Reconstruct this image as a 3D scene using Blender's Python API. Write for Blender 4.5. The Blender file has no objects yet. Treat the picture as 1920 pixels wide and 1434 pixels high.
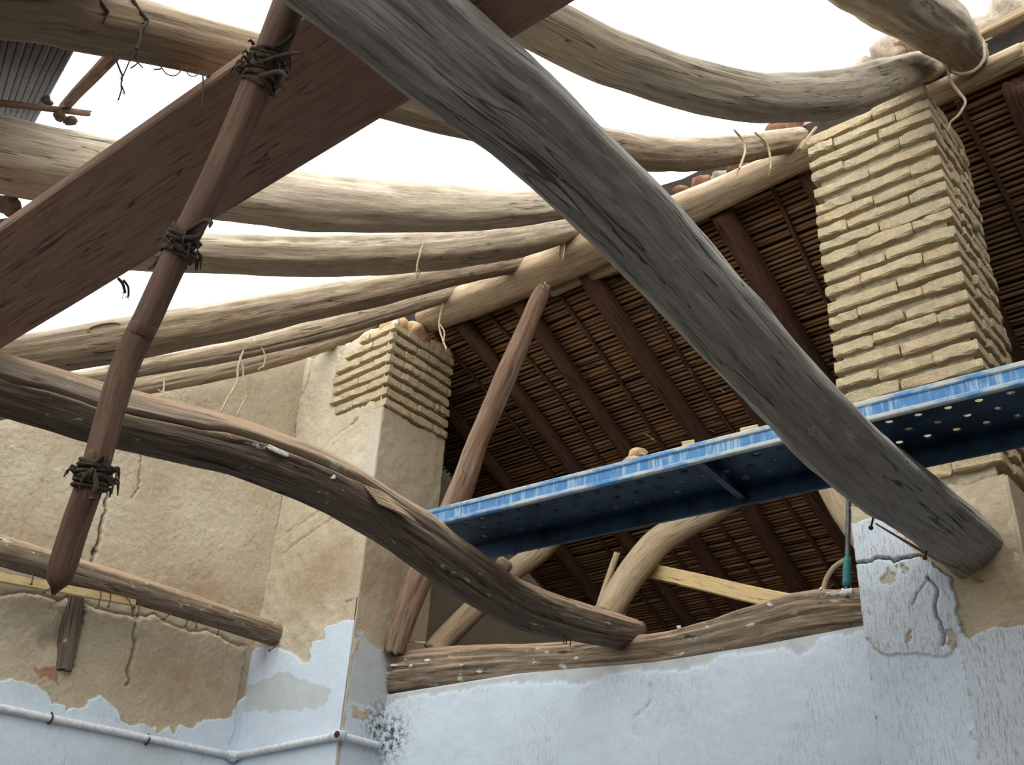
import bpy, bmesh, math, random
import numpy as np
from mathutils import Vector, Matrix, Quaternion

# ---------------------------------------------------------------- camera, sky, exposure
scene = bpy.context.scene
COL = scene.collection
cam_data = bpy.data.cameras.new('camera')
cam_data.sensor_width = 36.0
cam_data.lens = 36.195
cam_data.clip_start = 0.02
cam = bpy.data.objects.new('camera', cam_data)
COL.objects.link(cam)
cam.matrix_world = Matrix(((0.767035, 0.285626, 0.574521, 0.0),
                           (0.639377, -0.414831, -0.647389, 0.0),
                           (0.053418, 0.863906, -0.500813, 1.6),
                           (0, 0, 0, 1)))
scene.camera = cam

world = bpy.data.worlds.new('overcast_sky')
scene.world = world
world.use_nodes = True
bg = world.node_tree.nodes['Background']
bg.inputs[0].default_value = (0.93, 0.985, 1.0, 1)
bg.inputs[1].default_value = 3.2

sun_data = bpy.data.lights.new('hazy_sun', 'SUN')
sun_data.energy = 1.4
sun_data.angle = math.radians(75)
sun_data.color = (1.0, 0.93, 0.82)
sun = bpy.data.objects.new('hazy_sun', sun_data)
COL.objects.link(sun)
sun.location = (4, -3, 12)
sun.rotation_euler = (math.radians(30), math.radians(22), 0)

vs = scene.view_settings
vs.view_transform = 'Standard'
vs.look = 'None'
vs.exposure = -0.1
vs.gamma = 1.0
vs.use_curve_mapping = False

random.seed(7)

# ---------------------------------------------------------------- measured shapes, metres (x right, y away, z up)
LOGS = {
 'tieA': [[-1.135,-0.3,3.179,0.125],[-1.135,0.915,3.238,0.11],[-1.135,1.182,3.265,0.11],[-1.135,1.406,3.271,0.11],[-1.135,1.601,3.264,0.11],[-1.135,1.862,3.239,0.111],[-1.135,2.074,3.211,0.112],[-1.135,2.354,3.171,0.113],[-1.135,2.546,3.148,0.114],[-1.135,2.767,3.129,0.115],[-1.135,3.142,3.124,0.117],[-1.135,3.599,3.157,0.118],[-1.135,4.068,3.172,0.117]],
 'tieB': [[-2.98,-0.3,2.86,0.08],[-2.98,1.027,3.078,0.094],[-2.98,1.351,3.12,0.098],[-2.98,1.78,3.199,0.103],[-2.98,2.005,3.229,0.105],[-2.98,2.266,3.241,0.107],[-2.98,2.657,3.208,0.108],[-2.98,3.023,3.143,0.108],[-2.98,3.289,3.101,0.106],[-2.98,3.569,3.085,0.103],[-2.98,3.928,3.12,0.096],[-2.98,4.421,3.188,0.082]],
 'lintel': [[-4.986,4.42,3.198,0.127],[-4.557,4.42,3.18,0.136],[-4.202,4.42,3.156,0.134],[-3.636,4.42,3.115,0.113],[-3.34,4.42,3.093,0.103],[-2.834,4.42,3.067,0.099],[-2.525,4.42,3.069,0.108],[-2.236,4.42,3.086,0.12],[-1.99,4.42,3.102,0.125],[-1.686,4.42,3.091,0.109]],
 'wallpole': [[-5.45,0.4,3.329,0.08],[-5.45,2.16,3.413,0.079],[-5.45,2.489,3.422,0.079],[-5.45,2.958,3.432,0.078],[-5.45,3.512,3.44,0.076],[-5.45,4.26,3.441,0.071]],
 'rafF3': [[-5.35,0.596,3.242,0.058],[-5.35,2.148,4.284,0.062],[-5.35,2.582,4.584,0.069],[-5.35,2.901,4.813,0.075],[-5.35,3.377,5.172,0.083],[-5.35,3.877,5.584,0.088],[-5.35,4.347,6.015,0.086],[-5.35,4.68,6.355,0.08]],
 'rafF2': [[-4.391,0.581,3.178,0.032],[-4.391,1.817,3.941,0.04],[-4.391,2.006,4.072,0.045],[-4.391,2.317,4.294,0.052],[-4.391,2.607,4.509,0.058],[-4.391,2.819,4.672,0.063],[-4.391,3.166,4.947,0.069],[-4.391,3.564,5.275,0.074],[-4.391,4.009,5.658,0.073],[-4.391,4.459,6.062,0.068]],
 'rafF1': [[-3.762,0.594,3.095,0.056],[-3.762,1.321,3.596,0.085],[-3.762,1.518,3.738,0.09],[-3.762,1.677,3.854,0.093],[-3.762,1.949,4.057,0.095],[-3.762,2.201,4.248,0.095],[-3.762,2.485,4.466,0.094],[-3.762,2.811,4.72,0.09],[-3.762,3.173,5.004,0.083],[-3.762,3.544,5.295,0.076],[-3.762,4.299,5.881,0.071]],
 'rafG': [[-3.309,-0.264,3.144,0.063],[-3.309,0.984,3.743,0.066],[-3.309,1.287,3.903,0.071],[-3.309,1.618,4.086,0.078],[-3.309,2.139,4.392,0.089],[-3.309,2.494,4.615,0.096],[-3.309,2.942,4.914,0.102],[-3.309,3.491,5.311,0.102],[-3.309,3.849,5.592,0.096],[-3.309,4.158,5.849,0.084],[-3.309,4.358,6.025,0.078]],
 'rafH': [[-2.881,-0.262,3.29,0.128],[-2.881,0.766,3.749,0.12],[-2.881,0.992,3.858,0.118],[-2.881,1.224,3.974,0.116],[-2.881,1.486,4.11,0.114],[-2.881,1.809,4.286,0.112],[-2.881,2.077,4.439,0.11],[-2.881,2.492,4.692,0.107],[-2.881,2.918,4.973,0.103],[-2.881,3.334,5.274,0.098],[-2.881,3.821,5.665,0.092],[-2.881,4.299,6.1,0.086]],
 'rafKJ': [[-1.759,-0.226,2.777,0.08],[-1.759,0.362,3.242,0.071],[-1.759,0.502,3.33,0.07],[-1.759,0.662,3.424,0.069],[-1.759,0.884,3.547,0.069],[-1.759,1.128,3.677,0.068],[-1.759,1.429,3.834,0.069],[-1.759,1.675,3.964,0.069],[-1.759,2.015,4.15,0.071],[-1.759,2.502,4.444,0.073],[-1.759,2.77,4.623,0.074],[-1.759,3.122,4.88,0.074],[-1.759,3.559,5.232,0.073],[-1.759,4.005,5.614,0.07],[-1.759,4.38,5.935,0.065]],
 'rafI': [[-1.33,-0.3,3.2,0.077],[-1.282,0.463,3.535,0.077],[-1.217,0.953,3.569,0.07],[-1.145,1.478,3.701,0.069],[-1.122,1.652,3.768,0.07],[-1.093,1.882,3.875,0.072],[-1.06,2.167,4.037,0.075],[-1.034,2.432,4.217,0.079],[-1.0,2.881,4.585,0.085],[-0.983,3.402,5.087,0.089],[-0.982,4.065,5.74,0.08],[-0.98,4.446,6.061,0.074]],
 'rafM': [[-0.76,-0.3,2.991,0.134],[-0.76,0.6,3.531,0.134],[-0.76,2.566,4.815,0.134],[-0.76,3.132,5.187,0.137],[-0.76,3.739,5.581,0.131],[-0.76,4.068,5.746,0.107],[-0.76,4.201,5.787,0.1]],
 'ridge': [[-4.692,4.3,5.76,0.108],[-4.424,4.3,5.75,0.119],[-4.164,4.3,5.741,0.125],[-3.87,4.3,5.732,0.129],[-3.545,4.3,5.725,0.128],[-3.28,4.3,5.72,0.124],[-2.985,4.3,5.717,0.118],[-2.474,4.3,5.715,0.103],[-2.089,4.3,5.717,0.09],[-1.694,4.3,5.722,0.077],[-1.359,4.3,5.728,0.067],[-1.005,4.3,5.737,0.059],[-0.526,4.3,5.753,0.054]],
 'ridgepole': [[-3.637,4.45,5.662,0.047],[-3.346,4.45,5.672,0.053],[-3.068,4.45,5.66,0.059],[-2.644,4.45,5.681,0.057]],
 'propN': [[-3.422,4.12,5.429,0.031],[-3.477,4.138,5.383,0.054],[-3.59,4.156,5.195,0.058],[-3.753,4.173,4.911,0.068],[-3.895,4.191,4.655,0.071],[-4.014,4.209,4.471,0.07],[-4.154,4.227,4.147,0.076],[-4.444,4.244,3.671,0.079],[-4.565,4.262,3.427,0.072],[-4.625,4.28,3.285,0.065]],
 'propO': [[-4.507,4.5,3.323,0.069],[-4.465,4.55,3.41,0.07],[-4.285,4.6,3.582,0.07],[-4.029,4.65,3.797,0.067],[-3.862,4.7,3.91,0.066],[-3.738,4.75,4.042,0.06]],
 'propP': [[-3.207,4.5,3.343,0.076],[-3.148,4.567,3.503,0.08],[-3.092,4.633,3.638,0.084],[-2.994,4.7,3.786,0.082],[-2.863,4.767,3.884,0.076],[-2.725,4.833,3.959,0.073],[-2.586,4.9,4.056,0.067]],
 'propQ': [[-1.697,4.55,3.437,0.075],[-1.819,4.6,3.673,0.079],[-1.932,4.65,3.924,0.079],[-2.037,4.7,4.158,0.08]],
 'stickS': [[-3.327,4.6,3.435,0.018],[-3.28,4.625,3.607,0.018],[-3.235,4.65,3.76,0.018]],
 'stickS2': [[-3.181,4.62,3.356,0.012],[-3.148,4.635,3.446,0.012],[-3.115,4.65,3.553,0.015]],
 'batten': [[-3.214,4.8,3.713,0.044],[-2.045,4.5,3.208,0.035]],
 'rod': [[-1.644,4.2,3.633,0.011],[-1.677,4.2,3.394,0.012],[-1.715,4.2,3.106,0.014]],
 'canearc': [[-1.959,4.5,3.235,0.013],[-1.926,4.5,3.32,0.013],[-1.877,4.5,3.372,0.013],[-1.805,4.5,3.4,0.013]],
 'stake': [[-1.237,0.72,3.43,0.031],[-1.297,0.729,3.26,0.03],[-1.356,0.738,3.097,0.028],[-1.448,0.747,2.893,0.025],[-1.534,0.756,2.759,0.024],[-1.599,0.764,2.643,0.024],[-1.659,0.773,2.539,0.024],[-1.68,0.782,2.35,0.023],[-1.713,0.791,2.248,0.023],[-1.737,0.8,2.167,0.021]],
 'lath': [[-5.42,2.026,3.247,0.022],[-5.42,2.358,3.296,0.023],[-5.42,2.628,3.332,0.021],[-5.42,2.964,3.358,0.02]],
 'stub': [[-5.65,2.726,3.37,0.043],[-5.65,2.742,3.203,0.051],[-5.65,2.752,3.068,0.051],[-5.65,2.766,2.944,0.047]],
}
CORD = {
 'ridge_left': [[[-4.371,4.15,5.74],[-4.395,4.15,5.55],[-4.378,4.15,5.455],[-4.343,4.15,5.372],[-4.296,4.15,5.273]],[[-4.385,4.15,5.511],[-4.335,4.15,5.43],[-4.33,4.15,5.35]]],
 'straw_tuft': [[[-3.225,4.14,5.862],[-3.293,4.14,5.806],[-3.317,4.14,5.743],[-3.339,4.14,5.641]],[[-3.302,4.13,5.782],[-3.29,4.13,5.69],[-3.295,4.13,5.598]],[[-3.326,4.15,5.784],[-3.331,4.15,5.7],[-3.365,4.15,5.672]]],
 'G_cord': [[[-3.2,2.836,4.912],[-3.2,2.849,4.851],[-3.2,2.836,4.801]],[[-3.2,2.836,4.801],[-3.2,2.828,4.695],[-3.2,2.851,4.669]],[[-3.19,2.834,4.796],[-3.19,2.819,4.712],[-3.19,2.819,4.659]]],
 'J_cord1': [[[-1.67,3.365,5.168],[-1.67,3.448,5.165],[-1.67,3.467,5.111],[-1.67,3.431,5.023],[-1.67,3.391,4.941]]],
 'J_cord2': [[[-1.68,3.612,5.347],[-1.68,3.732,5.366],[-1.68,3.764,5.309],[-1.68,3.759,5.206]]],
 'M_cord': [[[-0.85,4.05,5.775],[-0.842,4.05,5.671],[-0.817,4.05,5.595],[-0.773,4.05,5.548],[-0.71,4.05,5.541],[-0.664,4.05,5.591],[-0.652,4.05,5.705]],[[-0.831,4.03,5.609],[-0.827,4.03,5.518],[-0.805,4.03,5.432],[-0.785,4.03,5.356],[-0.809,4.03,5.311],[-0.833,4.03,5.287],[-0.866,4.03,5.272]]],
 'F2_cord1': [[[-4.338,2.707,4.607],[-4.338,2.66,4.554],[-4.338,2.643,4.469],[-4.338,2.639,4.392],[-4.338,2.651,4.31],[-4.338,2.62,4.2],[-4.338,2.595,4.101]],[[-4.338,2.633,4.464],[-4.338,2.671,4.408],[-4.338,2.689,4.332],[-4.338,2.727,4.26],[-4.338,2.708,4.185],[-4.338,2.693,4.113]],[[-4.338,2.679,4.599],[-4.338,2.744,4.591],[-4.338,2.792,4.545],[-4.338,2.794,4.483],[-4.338,2.773,4.459]]],
 'F3_cord': [[[-5.288,2.725,4.707],[-5.288,2.738,4.644],[-5.288,2.755,4.577]],[[-5.288,2.708,4.599],[-5.288,2.736,4.594],[-5.288,2.743,4.624]]],
 'K_cord1': [[[-1.69,0.578,3.242],[-1.69,0.6,3.212],[-1.69,0.611,3.2]],[[-1.69,0.616,3.264],[-1.69,0.614,3.227],[-1.69,0.612,3.197]],[[-1.69,0.611,3.2],[-1.69,0.614,3.177],[-1.69,0.618,3.165],[-1.69,0.619,3.136]],[[-1.69,0.616,3.175],[-1.69,0.626,3.162]]],
 'K_cord2': [[[-1.69,0.624,3.268],[-1.69,0.632,3.256],[-1.69,0.623,3.233]],[[-1.69,0.631,3.258],[-1.69,0.646,3.253]]],
 'K_cord3': [[[-1.69,0.674,3.295],[-1.69,0.684,3.284],[-1.69,0.671,3.27]],[[-1.69,0.683,3.287],[-1.69,0.7,3.28],[-1.69,0.72,3.294],[-1.69,0.731,3.33]]],
 'K_cord4': [[[-1.69,0.737,3.332],[-1.69,0.744,3.319],[-1.69,0.758,3.322],[-1.69,0.768,3.34],[-1.69,0.77,3.352]]],
 'K_cord5': [[[-1.69,0.776,3.352],[-1.69,0.786,3.318],[-1.69,0.795,3.275],[-1.69,0.8,3.251]],[[-1.69,0.784,3.357],[-1.69,0.79,3.345],[-1.69,0.795,3.359]]],
 'K_cord6': [[[-1.69,0.576,3.41],[-1.69,0.595,3.394],[-1.69,0.614,3.385],[-1.69,0.625,3.379]],[[-1.69,0.625,3.379],[-1.69,0.617,3.341],[-1.69,0.621,3.317],[-1.69,0.62,3.287]]],
 'K_cord7': [[[-1.69,0.51,3.346],[-1.69,0.525,3.338],[-1.69,0.542,3.328]]],
 'board_rag': [[[-2.443,1.051,3.253],[-2.455,1.073,3.252],[-2.483,1.099,3.249]],[[-2.438,1.065,3.253],[-2.456,1.091,3.252],[-2.489,1.114,3.249]]],
 'patch': [[-1.8,0.546,3.305],[-2.8,0.816,3.944],[-1.6,0.489,3.143]],
 'upbatten': [[-2.9,0.898,4.063],[-2.0,0.693,3.561]],
 'topstick': [[-2.8,0.807,3.932],[-2.8,0.951,4.021]],
 'topstone': [[-2.8,0.904,3.95],[-2.8,0.815,3.967],[-2.8,0.866,3.944]],
 'lowstick': [[-3.0,0.843,3.582],[-3.0,0.899,3.631],[-3.0,0.953,3.694],[-3.0,1.005,3.76]],
 'lowtile': [[-3.0,0.876,3.675]],
 'lowstraw': [[-3.25,0.946,3.705],[-3.25,0.998,3.734]],
 'pipe': [[-5.61,2.469,2.679],[-5.61,3.937,2.687],[-5.58,3.96,2.701],[-4.619,3.96,2.735],[-4.65,4.014,2.748],[-4.65,4.276,2.734]],
}
# outlines on the wall faces: (along the wall, height)
MASK = {
 'left_white': [[2.172,2.786],[2.446,2.816],[2.501,2.831],[2.573,2.826],[2.686,2.825],[2.743,2.791],[2.767,2.763],[2.82,2.764],[2.821,2.741],[2.876,2.754],[2.942,2.79],[2.943,2.824],[3.0,2.856],[3.063,2.834],[3.131,2.794],[3.2,2.753],[3.292,2.756],[3.402,2.772],[3.429,2.737],[3.462,2.773],[3.489,2.789],[3.53,2.749],[3.551,2.79],[3.636,2.804],[3.678,2.841],[3.776,2.871],[3.885,2.919],[3.913,2.974],[3.958,3.05],[4.03,3.201]],
 'left_ledge': [[2.041,3.181],[2.31,3.25],[2.4,3.286],[2.55,3.309],[2.639,3.304],[2.704,3.343],[2.798,3.328],[2.888,3.332],[2.994,3.329],[3.11,3.345],[3.221,3.386],[3.285,3.382],[3.416,3.372],[3.545,3.379],[3.675,3.401],[3.791,3.379],[3.923,3.36]],
 'left_crack1': [[2.7,4.315],[2.709,4.191],[2.743,4.097],[2.751,3.976],[2.76,3.893],[2.77,3.759],[2.768,3.641],[2.76,3.573]],
 'left_crack2': [[2.897,4.341],[2.926,4.205],[2.928,4.114],[2.9,4.049]],
 'left_crack3': [[3.103,3.392],[3.131,3.334],[3.124,3.246],[3.146,3.188],[3.14,3.102],[3.142,3.029],[3.171,2.985],[3.157,2.951]],
 'left_crack4': [[2.776,3.364],[2.789,3.262],[2.791,3.159],[2.808,3.062],[2.812,2.973]],
 'left_red': [[2.583,2.909],[2.6,2.937],[2.65,2.925],[2.687,2.943],[2.752,2.919],[2.777,2.871],[2.693,2.872],[2.634,2.892]],
 'left_groove': [[2.636,3.079],[2.699,3.1],[2.691,3.236],[2.65,3.265]],
 'corner': [[-5.609,4.0,5.605],[-5.626,4.0,4.91],[-5.699,4.0,3.638],[-5.657,4.0,2.797]],
 'pier_crack': [[-5.609,5.605],[-5.589,5.494],[-5.6,5.381],[-5.629,5.299],[-5.709,5.274],[-5.66,5.172],[-5.682,5.112],[-5.645,5.012],[-5.632,4.912],[-5.638,4.793],[-5.665,4.547],[-5.659,4.341],[-5.663,4.221],[-5.675,4.028],[-5.679,3.895],[-5.695,3.748],[-5.701,3.627],[-5.721,3.479],[-5.715,3.284],[-5.709,3.095],[-5.676,2.86]],
 'pier_white': [[-5.7,3.032],[-5.704,3.103],[-5.697,3.216],[-5.666,3.27],[-5.647,3.318],[-5.648,3.362],[-5.59,3.369],[-5.5,3.378],[-5.408,3.351],[-5.316,3.317],[-5.211,3.289],[-5.129,3.215],[-5.074,3.205],[-5.044,3.232],[-5.053,3.316],[-5.031,3.337],[-4.94,3.347],[-4.955,3.392],[-4.924,3.414],[-4.842,3.413],[-4.783,3.425],[-4.708,3.423],[-4.562,3.4]],
 'pier_grey': [[-5.698,3.102],[-5.529,3.153],[-5.319,3.198],[-5.2,3.156],[-5.035,3.082],[-4.883,3.038],[-4.816,3.004],[-4.838,2.942],[-4.978,2.924],[-5.125,2.936],[-5.275,2.948],[-5.498,2.963],[-5.655,2.958]],
 'side_white': [[4.002,3.239],[4.009,3.301],[4.016,3.343],[4.068,3.353],[4.095,3.329],[4.165,3.299],[4.205,3.282],[4.324,3.312]],
 'side_tan': [[4.019,2.924],[4.075,2.926],[4.133,2.9],[4.155,2.927],[4.208,2.931],[4.179,2.893],[4.122,2.863],[4.051,2.868]],
 'side_brown': [[3.976,3.285],[4.022,3.304],[4.029,3.239],[3.982,3.227]],
 'mold': [[[-4.688,2.812],[-4.585,2.782],[-4.748,2.848],[-4.653,2.829]]],
 'pil_white': [[-1.59,3.344],[-1.535,3.341],[-1.473,3.342],[-1.41,3.299],[-1.359,3.232],[-1.307,3.145],[-1.257,3.098],[-1.212,3.031],[-1.201,2.972],[-1.204,2.888],[-1.205,2.826],[-1.18,2.812],[-1.169,2.799],[-1.146,2.817],[-1.115,2.813],[-1.074,2.823],[-1.032,2.812],[-0.98,2.816],[-0.927,2.811]],
 'pil_patch': [[-1.574,2.863],[-1.553,2.827],[-1.514,2.79],[-1.46,2.768],[-1.396,2.774],[-1.324,2.747],[-1.269,2.753],[-1.242,2.756],[-1.216,2.793]],
 'pil_crack1': [[-1.587,3.169],[-1.548,3.17],[-1.511,3.164],[-1.495,3.171],[-1.428,3.16],[-1.412,3.147],[-1.385,3.155],[-1.342,3.151],[-1.309,3.155]],
 'pil_crack2': [[-1.291,3.057],[-1.274,3.028],[-1.265,2.99],[-1.279,2.928],[-1.281,2.893],[-1.272,2.864],[-1.264,2.828],[-1.274,2.785]],
 'pil_crack3': [[-1.289,3.045],[-1.327,3.008],[-1.373,2.954]],
 'pil_brown': [[[-1.473,3.102],[-1.433,3.124],[-1.426,3.093],[-1.45,3.052],[-1.47,3.071]],[[-1.404,3.119],[-1.366,3.134],[-1.348,3.108],[-1.366,3.085],[-1.393,3.094]],[[-1.404,2.863],[-1.377,2.852],[-1.39,2.811],[-1.417,2.822]],[[-1.251,2.826],[-1.224,2.829],[-1.228,2.781],[-1.254,2.765],[-1.264,2.786]]],
 'low_grey': [[-4.735,2.95],[-4.718,2.99],[-4.406,2.963],[-4.095,2.965],[-3.932,2.952],[-3.75,2.956],[-3.561,2.945],[-3.452,2.956],[-3.286,2.941],[-3.217,2.924],[-3.149,2.898],[-3.093,2.932],[-2.53,2.899],[-2.59,2.877],[-2.322,2.89],[-2.106,2.883],[-2.099,2.862],[-1.971,2.85],[-1.968,2.878],[-1.884,2.878],[-1.802,2.883],[-1.713,2.887]],
 'low_scratch': [[-2.804,2.88],[-2.805,2.799],[-2.836,2.76],[-2.888,2.74],[-2.904,2.707],[-2.899,2.661],[-2.863,2.641]],
}

# ---------------------------------------------------------------- numeric helpers
def _hash(ix, iy, iz, seed):
    h = (ix * 374761393 + iy * 668265263 + iz * 2147483647 + seed * 1274126177) & 0xFFFFFFFF
    h = ((h ^ (h >> 13)) * 1274126177) & 0xFFFFFFFF
    h = h ^ (h >> 16)
    return (h & 0xFFFF) / 32767.5 - 1.0

def vnoise(x, y, z=0.0, seed=0):
    x, y, z = np.broadcast_arrays(np.asarray(x, float), np.asarray(y, float), np.asarray(z, float))
    x0 = np.floor(x).astype(np.int64); y0 = np.floor(y).astype(np.int64); z0 = np.floor(z).astype(np.int64)
    fx = x - x0; fy = y - y0; fz = z - z0
    fx = fx * fx * (3 - 2 * fx); fy = fy * fy * (3 - 2 * fy); fz = fz * fz * (3 - 2 * fz)
    r = 0
    for dx in (0, 1):
        for dy in (0, 1):
            for dz in (0, 1):
                w = (fx if dx else 1 - fx) * (fy if dy else 1 - fy) * (fz if dz else 1 - fz)
                r = r + w * _hash(x0 + dx, y0 + dy, z0 + dz, seed)
    return r

def fbm(x, y, z=0.0, seed=0, octs=4):
    r = 0; a = 1.0; t = 0
    x = np.asarray(x, float); y = np.asarray(y, float); z = np.asarray(z, float)
    for k in range(octs):
        r = r + a * vnoise(x, y, z, seed + k * 17); t += a
        x = x * 2.03; y = y * 2.03; z = z * 2.03; a *= 0.5
    return r / t

def seg_dist(u, v, line):
    d = np.full(u.shape, 9.0)
    for (a, b) in zip(line[:-1], line[1:]):
        ax, ay = a; bx, by = b
        ex, ey = bx - ax, by - ay
        l2 = ex * ex + ey * ey + 1e-12
        t = np.clip(((u - ax) * ex + (v - ay) * ey) / l2, 0, 1)
        d = np.minimum(d, np.hypot(u - ax - t * ex, v - ay - t * ey))
    return d

def in_poly(u, v, poly):
    c = np.zeros(u.shape, bool)
    n = len(poly)
    for i in range(n):
        x1, y1 = poly[i]; x2, y2 = poly[(i + 1) % n]
        if y1 == y2:
            continue
        cond = ((y1 > v) != (y2 > v)) & (u < (x2 - x1) * (v - y1) / (y2 - y1) + x1)
        c ^= cond
    return c

def below(line, zb):
    return [list(p) for p in line] + [[line[-1][0], zb], [line[0][0], zb]]

def smooth(x, a, b):
    t = np.clip((x - a) / (b - a), 0, 1)
    return t * t * (3 - 2 * t)

# ---------------------------------------------------------------- object helpers
def link(o, parent=None):
    COL.objects.link(o)
    if parent is not None:
        o.parent = parent
    return o

def tag(o, label=None, cat=None, group=None, kind=None):
    if label: o['label'] = label
    if cat: o['category'] = cat
    if group: o['group'] = group
    if kind: o['kind'] = kind
    return o

def empty(name, loc=(0, 0, 0)):
    o = bpy.data.objects.new(name, None)
    o.empty_display_size = 0.1
    o.location = loc
    COL.objects.link(o)
    return o

def mesh_obj(name, verts, faces, mat, parent=None, attrs=None, smooth_shade=True, loc=None):
    me = bpy.data.meshes.new(name)
    me.from_pydata([tuple(map(float, v)) for v in verts], [], [tuple(map(int, f)) for f in faces])
    if attrs:
        for an, (typ, data) in attrs.items():
            at = me.attributes.new(an, typ, 'POINT')
            key = 'vector' if typ == 'FLOAT_VECTOR' else ('color' if typ == 'FLOAT_COLOR' else 'value')
            at.data.foreach_set(key, np.asarray(data, np.float32).ravel())
    if smooth_shade:
        me.polygons.foreach_set('use_smooth', np.ones(len(me.polygons), bool))
    me.materials.append(mat)
    me.update()
    o = bpy.data.objects.new(name, me)
    link(o, parent)
    if loc is not None:
        if parent is not None:
            o.location = Vector(loc) - parent.matrix_basis.translation
        else:
            o.location = loc
    elif parent is not None:
        o.location = -parent.matrix_basis.translation
    return o

def spline(pts, n):
    """Catmull-Rom through pts (k x d) sampled n times by arc length"""
    P = np.asarray(pts, float)
    if len(P) == 2:
        t = np.linspace(0, 1, n)[:, None]
        return P[0] * (1 - t) + P[1] * t
    Q = np.vstack([2 * P[0] - P[1], P, 2 * P[-1] - P[-2]])
    out = []
    for i in range(1, len(Q) - 2):
        t = np.linspace(0, 1, 24, endpoint=False)[:, None]
        a, b, c, d = Q[i - 1], Q[i], Q[i + 1], Q[i + 2]
        out.append(0.5 * ((2 * b) + (-a + c) * t + (2 * a - 5 * b + 4 * c - d) * t * t + (-a + 3 * b - 3 * c + d) * t ** 3))
    out = np.vstack(out + [P[-1:]])
    L = np.concatenate([[0], np.cumsum(np.linalg.norm(np.diff(out[:, :3], axis=0), axis=1))])
    s = np.linspace(0, L[-1], n)
    return np.stack([np.interp(s, L, out[:, k]) for k in range(out.shape[1])], 1)

def frames(C, ref=(0, 0, 1)):
    T = np.gradient(C, axis=0)
    T /= np.linalg.norm(T, axis=1)[:, None] + 1e-12
    ref = np.asarray(ref, float)
    S = np.cross(T, ref); S /= np.linalg.norm(S, axis=1)[:, None] + 1e-12
    U = np.cross(S, T)
    return T, S, U

def tube_data(pts, r, sides=6, n=None, ref=None):
    P = np.asarray(pts, float)
    if n is None: n = max(4, 5 * len(P))
    rr = np.full(len(P), r) if np.isscalar(r) else np.asarray(r, float)
    Cc = spline(np.column_stack([P[:, :3], rr]), n)
    if ref is None:
        d = P[-1, :3] - P[0, :3]
        d = d / (np.linalg.norm(d) + 1e-9)
        ref = (0.31, 0.2, 1) if abs(d[2]) < 0.8 else (1, 0.37, 0.1)
    T, S, U = frames(Cc[:, :3], ref)
    th = np.linspace(0, 2 * math.pi, sides, endpoint=False)
    V = Cc[:, None, :3] + Cc[:, None, 3:4] * (np.cos(th)[None, :, None] * S[:, None, :] + np.sin(th)[None, :, None] * U[:, None, :])
    V = V.reshape(-1, 3)
    Fc = []
    for i in range(n - 1):
        for j in range(sides):
            k = (j + 1) % sides
            Fc.append((i * sides + j, i * sides + k, (i + 1) * sides + k, (i + 1) * sides + j))
    Fc.append(tuple(range(sides))[::-1]); Fc.append(tuple((n - 1) * sides + j for j in range(sides)))
    s = np.linspace(0, 1, n) * np.linalg.norm(np.diff(Cc[:, :3], axis=0), axis=1).sum()
    gp = np.stack([np.broadcast_to(np.cos(th)[None] * Cc[:, 3:4], (n, sides)), np.broadcast_to(np.sin(th)[None] * Cc[:, 3:4], (n, sides)), np.broadcast_to(s[:, None], (n, sides))], -1).reshape(-1, 3)
    return V, Fc, gp

def merge(parts):
    V = []; Fc = []; G = []; b = 0
    for v, f, g in parts:
        V.append(np.asarray(v)); G.append(np.asarray(g)); Fc += [tuple(i + b for i in q) for q in f]; b += len(v)
    return np.vstack(V), Fc, np.vstack(G)

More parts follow.
